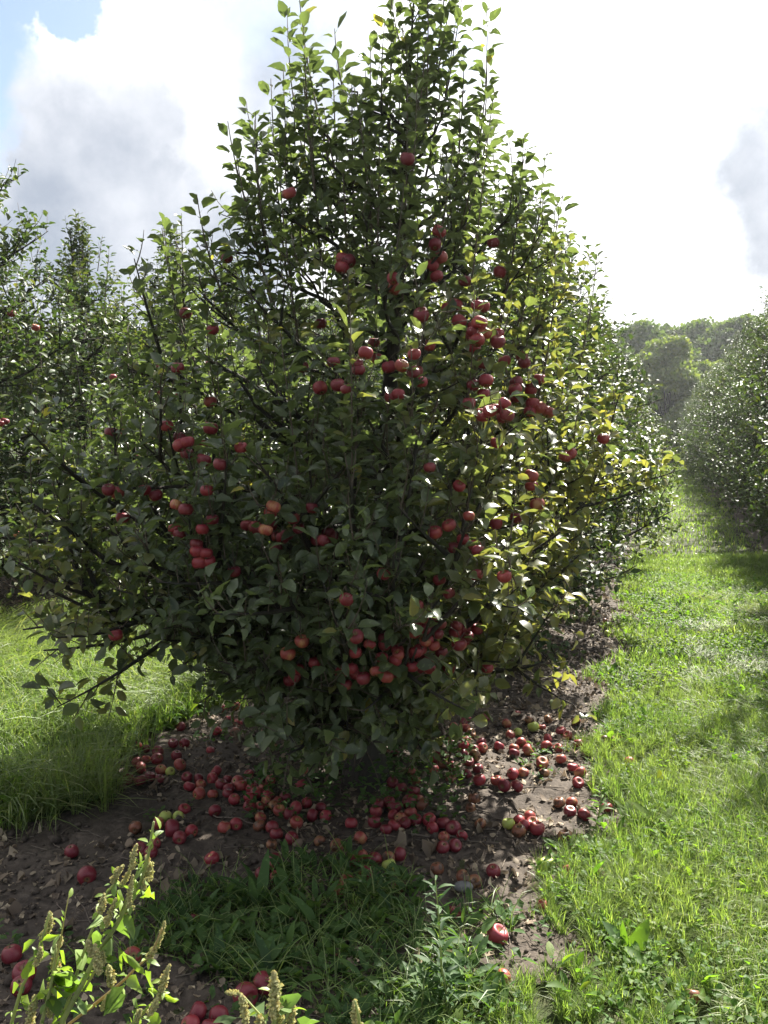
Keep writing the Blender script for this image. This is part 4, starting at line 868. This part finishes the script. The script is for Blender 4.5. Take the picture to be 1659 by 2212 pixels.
weed('weed with a long dense seed spike and a thin bare stalk, second from the left', [([(180, 1020, 0), (220, 860, 0), (235, 760, 0), (242, 680, 0)], S*1.1, .15, True), ([(235, 790, 0), (262, 660, 0), (280, 560, 0), (298, 465, 0)], S*.5, .35, False)], [((222, 880), (236, 680), 36), ((252, 690), (262, 640), 22), ((215, 990), (222, 900), 22)],
     [(250, 700, 292, 740, .3, .9), (250, 790, 310, 765, .42, .85), (250, 870, 302, 885, .45, .95), (185, 882, 150, 890, .5, .95), (215, 905, 262, 990, .62, .05), (235, 985, 250, 1025, .6, .95), (225, 860, 205, 850, .5, .8), (250, 815, 282, 820, .4, .9)], 1.2, (60, 0), small=60)
weed('tallest weed in front, leaning right with crowded seed heads up its stem', [([(270, 1010, 0), (350, 860, 0), (420, 720, 0), (500, 600, 0), (560, 490, 0), (612, 400, 0), (640, 300, 0), (664, 150, 0)], S*1.35, .1, True),
      ([(265, 1010, .02), (310, 880, .02), (345, 760, .02), (400, 610, .02), (450, 470, .02), (490, 420, .02), (530, 345, .02)], S, .1, False), ([(640, 300, 0), (662, 230, 0), (695, 190, 0)], S*.4, .3, False), ([(560, 510, 0), (590, 470, 0), (625, 430, 0)], S*.5, .2, False), ([(360, 880, .01), (440, 740, .01), (480, 640, .01), (560, 450, .01), (610, 320, .01)], S*.8, .2, False)],
     [((575, 350), (590, 247), 24), ((490, 410), (532, 338), 26), ((640, 400), (632, 295), 30), ((432, 540), (450, 460), 26), ((555, 520), (575, 380), 22), ((460, 600), (500, 480), 22), ((430, 800), (410, 680), 34), ((625, 440), (640, 390), 18), ((400, 730), (380, 660), 26), ((545, 540), (580, 515), 20), ((520, 430), (560, 350), 20), ((445, 760), (430, 700), 28), ((470, 560), (440, 620), 24)],
     [(575, 440, 590, 378, .75, .9), (520, 530, 512, 470, .5, .95), (500, 470, 500, 400, .6, .1), (540, 545, 530, 690, .55, .15), (545, 540, 575, 640, .4, .2), (632, 440, 658, 540, .2, .9), (520, 690, 525, 800, .26, .9), (510, 680, 625, 850, .14, .6), (430, 600, 425, 570, .7, .95), (445, 640, 390, 680, .8, .2), (470, 665, 430, 720, .6, .3),
      (370, 735, 420, 715, .55, .15), (340, 745, 372, 735, .7, .9), (440, 745, 510, 742, .3, .1), (385, 830, 350, 900, .8, .75), (480, 880, 500, 960, .7, .1), (460, 900, 520, 1000, .6, .0), (330, 930, 380, 975, .6, .1), (310, 800, 280, 870, .6, .2), (300, 900, 250, 870, .5, .9)], 1.2, (110, 0), small=60)
weed('arching weed with a brown stalk and drooping yellow leaves', [([(298, 1022, 0), (400, 945, 0), (480, 880, 0), (545, 825, 0), (590, 775, 0), (650, 730, 0), (700, 610, 0)], S*.9, .75, True)], [((640, 745), (672, 690), 26), ((670, 700), (712, 580), 20), ((480, 860), (470, 770), 30), ((440, 960), (480, 880), 22)],
     [(652, 860, 648, 790, .55, .85), (640, 870, 680, 890, .5, .9), (640, 745, 690, 765, .42, .3), (605, 720, 635, 712, .3, .4), (560, 830, 610, 880, .4, .6), (500, 810, 560, 815, .2, .3), (545, 850, 600, 870, .25, .2)], 1.25, (150, 0), small=50)
weed('weed with a stout upright seed spike, rightmost of the tall clump', [([(560, 1030, 0), (610, 985, 0), (650, 940, 0), (685, 900, 0), (728, 770, 0)], S, .2, True)], [((690, 920), (732, 768), 30), ((640, 985), (680, 910), 26), ((590, 1010), (610, 960), 20)],
     [(690, 895, 780, 930, .18, .95), (655, 960, 640, 1000, .6, .85), (610, 1000, 560, 1010, .6, .2), (640, 1020, 680, 1000, .6, .5), (600, 960, 570, 900, .3, .3), (590, 990, 575, 960, .6, .1)], 1.2, (190, 0), small=60)
weed('grey-green weed with thick seed spikes at the bottom edge, centre', [([(1180, 1100, 0), (1190, 960, 0), (1185, 810, 0)], S*1.2, .1, True), ([(1180, 1080, 0), (1120, 980, 0), (1050, 900, 0)], S*.8, .1, False), ([(1190, 1060, 0), (1230, 1010, 0), (1262, 945, 0)], S*.8, .1, False)], [((1180, 990), (1182, 800), 48), ((1060, 1010), (1040, 895), 34), ((1030, 890), (975, 885), 20), ((1250, 1030), (1265, 935), 32), ((1110, 1030), (1115, 990), 30), ((1200, 1030), (1195, 930), 40)],
     [(1135, 985, 1065, 925, .6, .0), (1210, 930, 1295, 910, .42, .0), (1030, 990, 925, 1010, .38, .05), (1220, 980, 1205, 930, .7, .1), (1290, 1030, 1360, 1015, .45, .05), (1150, 1020, 1100, 960, .6, .1)], 1.05, (600, 0), 'seeding weeds at the bottom edge', small=30)
weed('single seed spike rising at the bottom edge, right of the grey-green weed', [([(1560, 1100, 0), (1550, 990, 0), (1535, 925, 0)], S, .1, True)], [((1555, 1030), (1533, 920), 34)], [(1560, 1040, 1620, 1020, .5, .1)], 1.05, (775, 0), 'seeding weeds at the bottom edge')

# dark upright weeds among the fallen apples
def leafy_weed(label, name, basepx, toppx, nleaf, ll, wr, yel=0, lean=0, rosette=False, cat='weed', mat=None, seed=0):
    r = np.random.RandomState(seed); b = G(*basepx); b = np.array([b.x, b.y, float(H(b.x, b.y))]); t = empty(name, b); tag(t, label, cat, 'green weeds on the soil before the tree')
    d = raydir(*toppx); tp = np.array(tuple(P(toppx[0], toppx[1], b[1])))-b
    c = bez((0, 0, 0), tp*.5+np.array([.01, 0, 0]), tp, 7); g = Geo(); fo = Geo()
    if not rosette: tube(g, c, np.linspace(.0042, .0016, 7), 6, 0, (.2, .05, .5)); g.obj('stem', [M_PSTEM], t)
    for i in range(nleaf):
        u = i/nleaf; p, T = (along(c, .08+.92*u)) if not rosette else (np.zeros(3), UP)
        az = i*2.4+r.normal(0, .2); O = np.array([math.cos(az), math.sin(az), 0]); el = r.uniform(.15, .8) if not rosette else r.uniform(.2, 1.25)
        D = norm(O*math.cos(el)+UP*math.sin(el)); N = norm(UP-D*D[2]+r.normal(0, .2, 3)); l = ll*r.uniform(.7, 1.15)*(1 if rosette else 1.1-.6*u)
        leaves(fo, np.array([p+D*.25*l*(0 if rosette else .4)]), np.array([D]), np.array([N]), np.array([l]), np.array([wr*r.uniform(.8, 1.2)]), np.array([r.uniform(.2, .8)]), np.array([r.uniform(.05, .5)]), np.array([[r.random(), yel*r.random(), .5]]), LT_FULL)
    fo.obj('foliage', [mat or M_DARKHERB], t)
leafy_weed('tall dark weed with narrow leaves standing left of the sunny grass', 'leafy_weed', (955, 2170), (940, 1900), 46, .085, .22, seed=1)
leafy_weed('second narrow-leaved weed close beside the tall dark one', 'leafy_weed', (965, 2200), (955, 2090), 34, .075, .24, seed=2)
leafy_weed('bushy narrow-leaved weed with a bright tip at the bottom edge', 'leafy_weed', (905, 2200), (915, 2090), 38, .08, .24, .3, seed=3)
leafy_weed('star-shaped weed with long leaves below the trunk, by the green apple', 'leafy_weed', (808, 1960), (800, 1872), 22, .12, .17, seed=4)
leafy_weed('upright dock leaf cluster above the weedy patch', 'dock_plant', (560, 1960), (555, 1900), 10, .20, .16, rosette=True, seed=5)
leafy_weed('broad rosette of jagged leaves in the middle of the weedy patch', 'dandelion', (690, 2010), (690, 1950), 14, .16, .24, rosette=True, seed=6)
leafy_weed('low dandelion rosette nearer the camera in the weedy patch', 'dandelion', (590, 2110), (590, 2050), 13, .14, .25, rosette=True, seed=7)
leafy_weed('dandelion rosette left of the weedy patch, on dark soil', 'dandelion', (430, 1985), (430, 1950), 12, .13, .26, rosette=True, seed=8)
leafy_weed('weed rosette between the two dark red apples and the tall weeds', 'dandelion', (470, 2090), (470, 2050), 12, .13, .24, rosette=True, seed=9)
leafy_weed('sunlit dock plant with one upright bright leaf in the right grass', 'dock_plant', (1425, 1790), (1425, 1720), 7, .15, .32, .3, rosette=True, mat=M_HERB, seed=10)
leafy_weed('broad-leaved plantain in the sunny grass at bottom right', 'plantain_plant', (1360, 2060), (1360, 2000), 10, .13, .36, .1, rosette=True, mat=M_HERB, seed=11)
leafy_weed('leafy weed on the right edge of the soil beside three red apples', 'leafy_weed', (1290, 1770), (1300, 1690), 20, .07, .3, .2, mat=M_HERB, seed=12)
leafy_weed('bright dandelion at the corner where soil meets the near grass', 'dandelion', (1265, 1905), (1265, 1860), 11, .13, .22, .2, rosette=True, mat=M_HERB, seed=13)

# ------------------------------------------------------------------ the hazy, sun-filled air
HAZE = .0005
if HAZE:
    m, t = mat_base('hazy_air'); v = new_tree(t, 'ShaderNodeVolumePrincipled', Density=HAZE, Anisotropy=.6); v.inputs['Color'].default_value = (.93, .97, 1, 1)
    o_ = new_tree(t, 'ShaderNodeOutputMaterial'); t.links.new(v.outputs[0], o_.inputs['Volume'])
    g = Geo(); x0, x1, y0, y1, z0, z1 = -310, 310, -310, 910, -1.2, 16
    V = [(x, y, z) for z in (z0, z1) for y in (y0, y1) for x in (x0, x1)]
    g.add(V, [0, 2, 3, 1, 4, 5, 7, 6, 0, 1, 5, 4, 2, 6, 7, 3, 0, 4, 6, 2, 1, 3, 7, 5], [4]*6); tag(g.obj('haze', [m], smooth=False), kind='stuff')
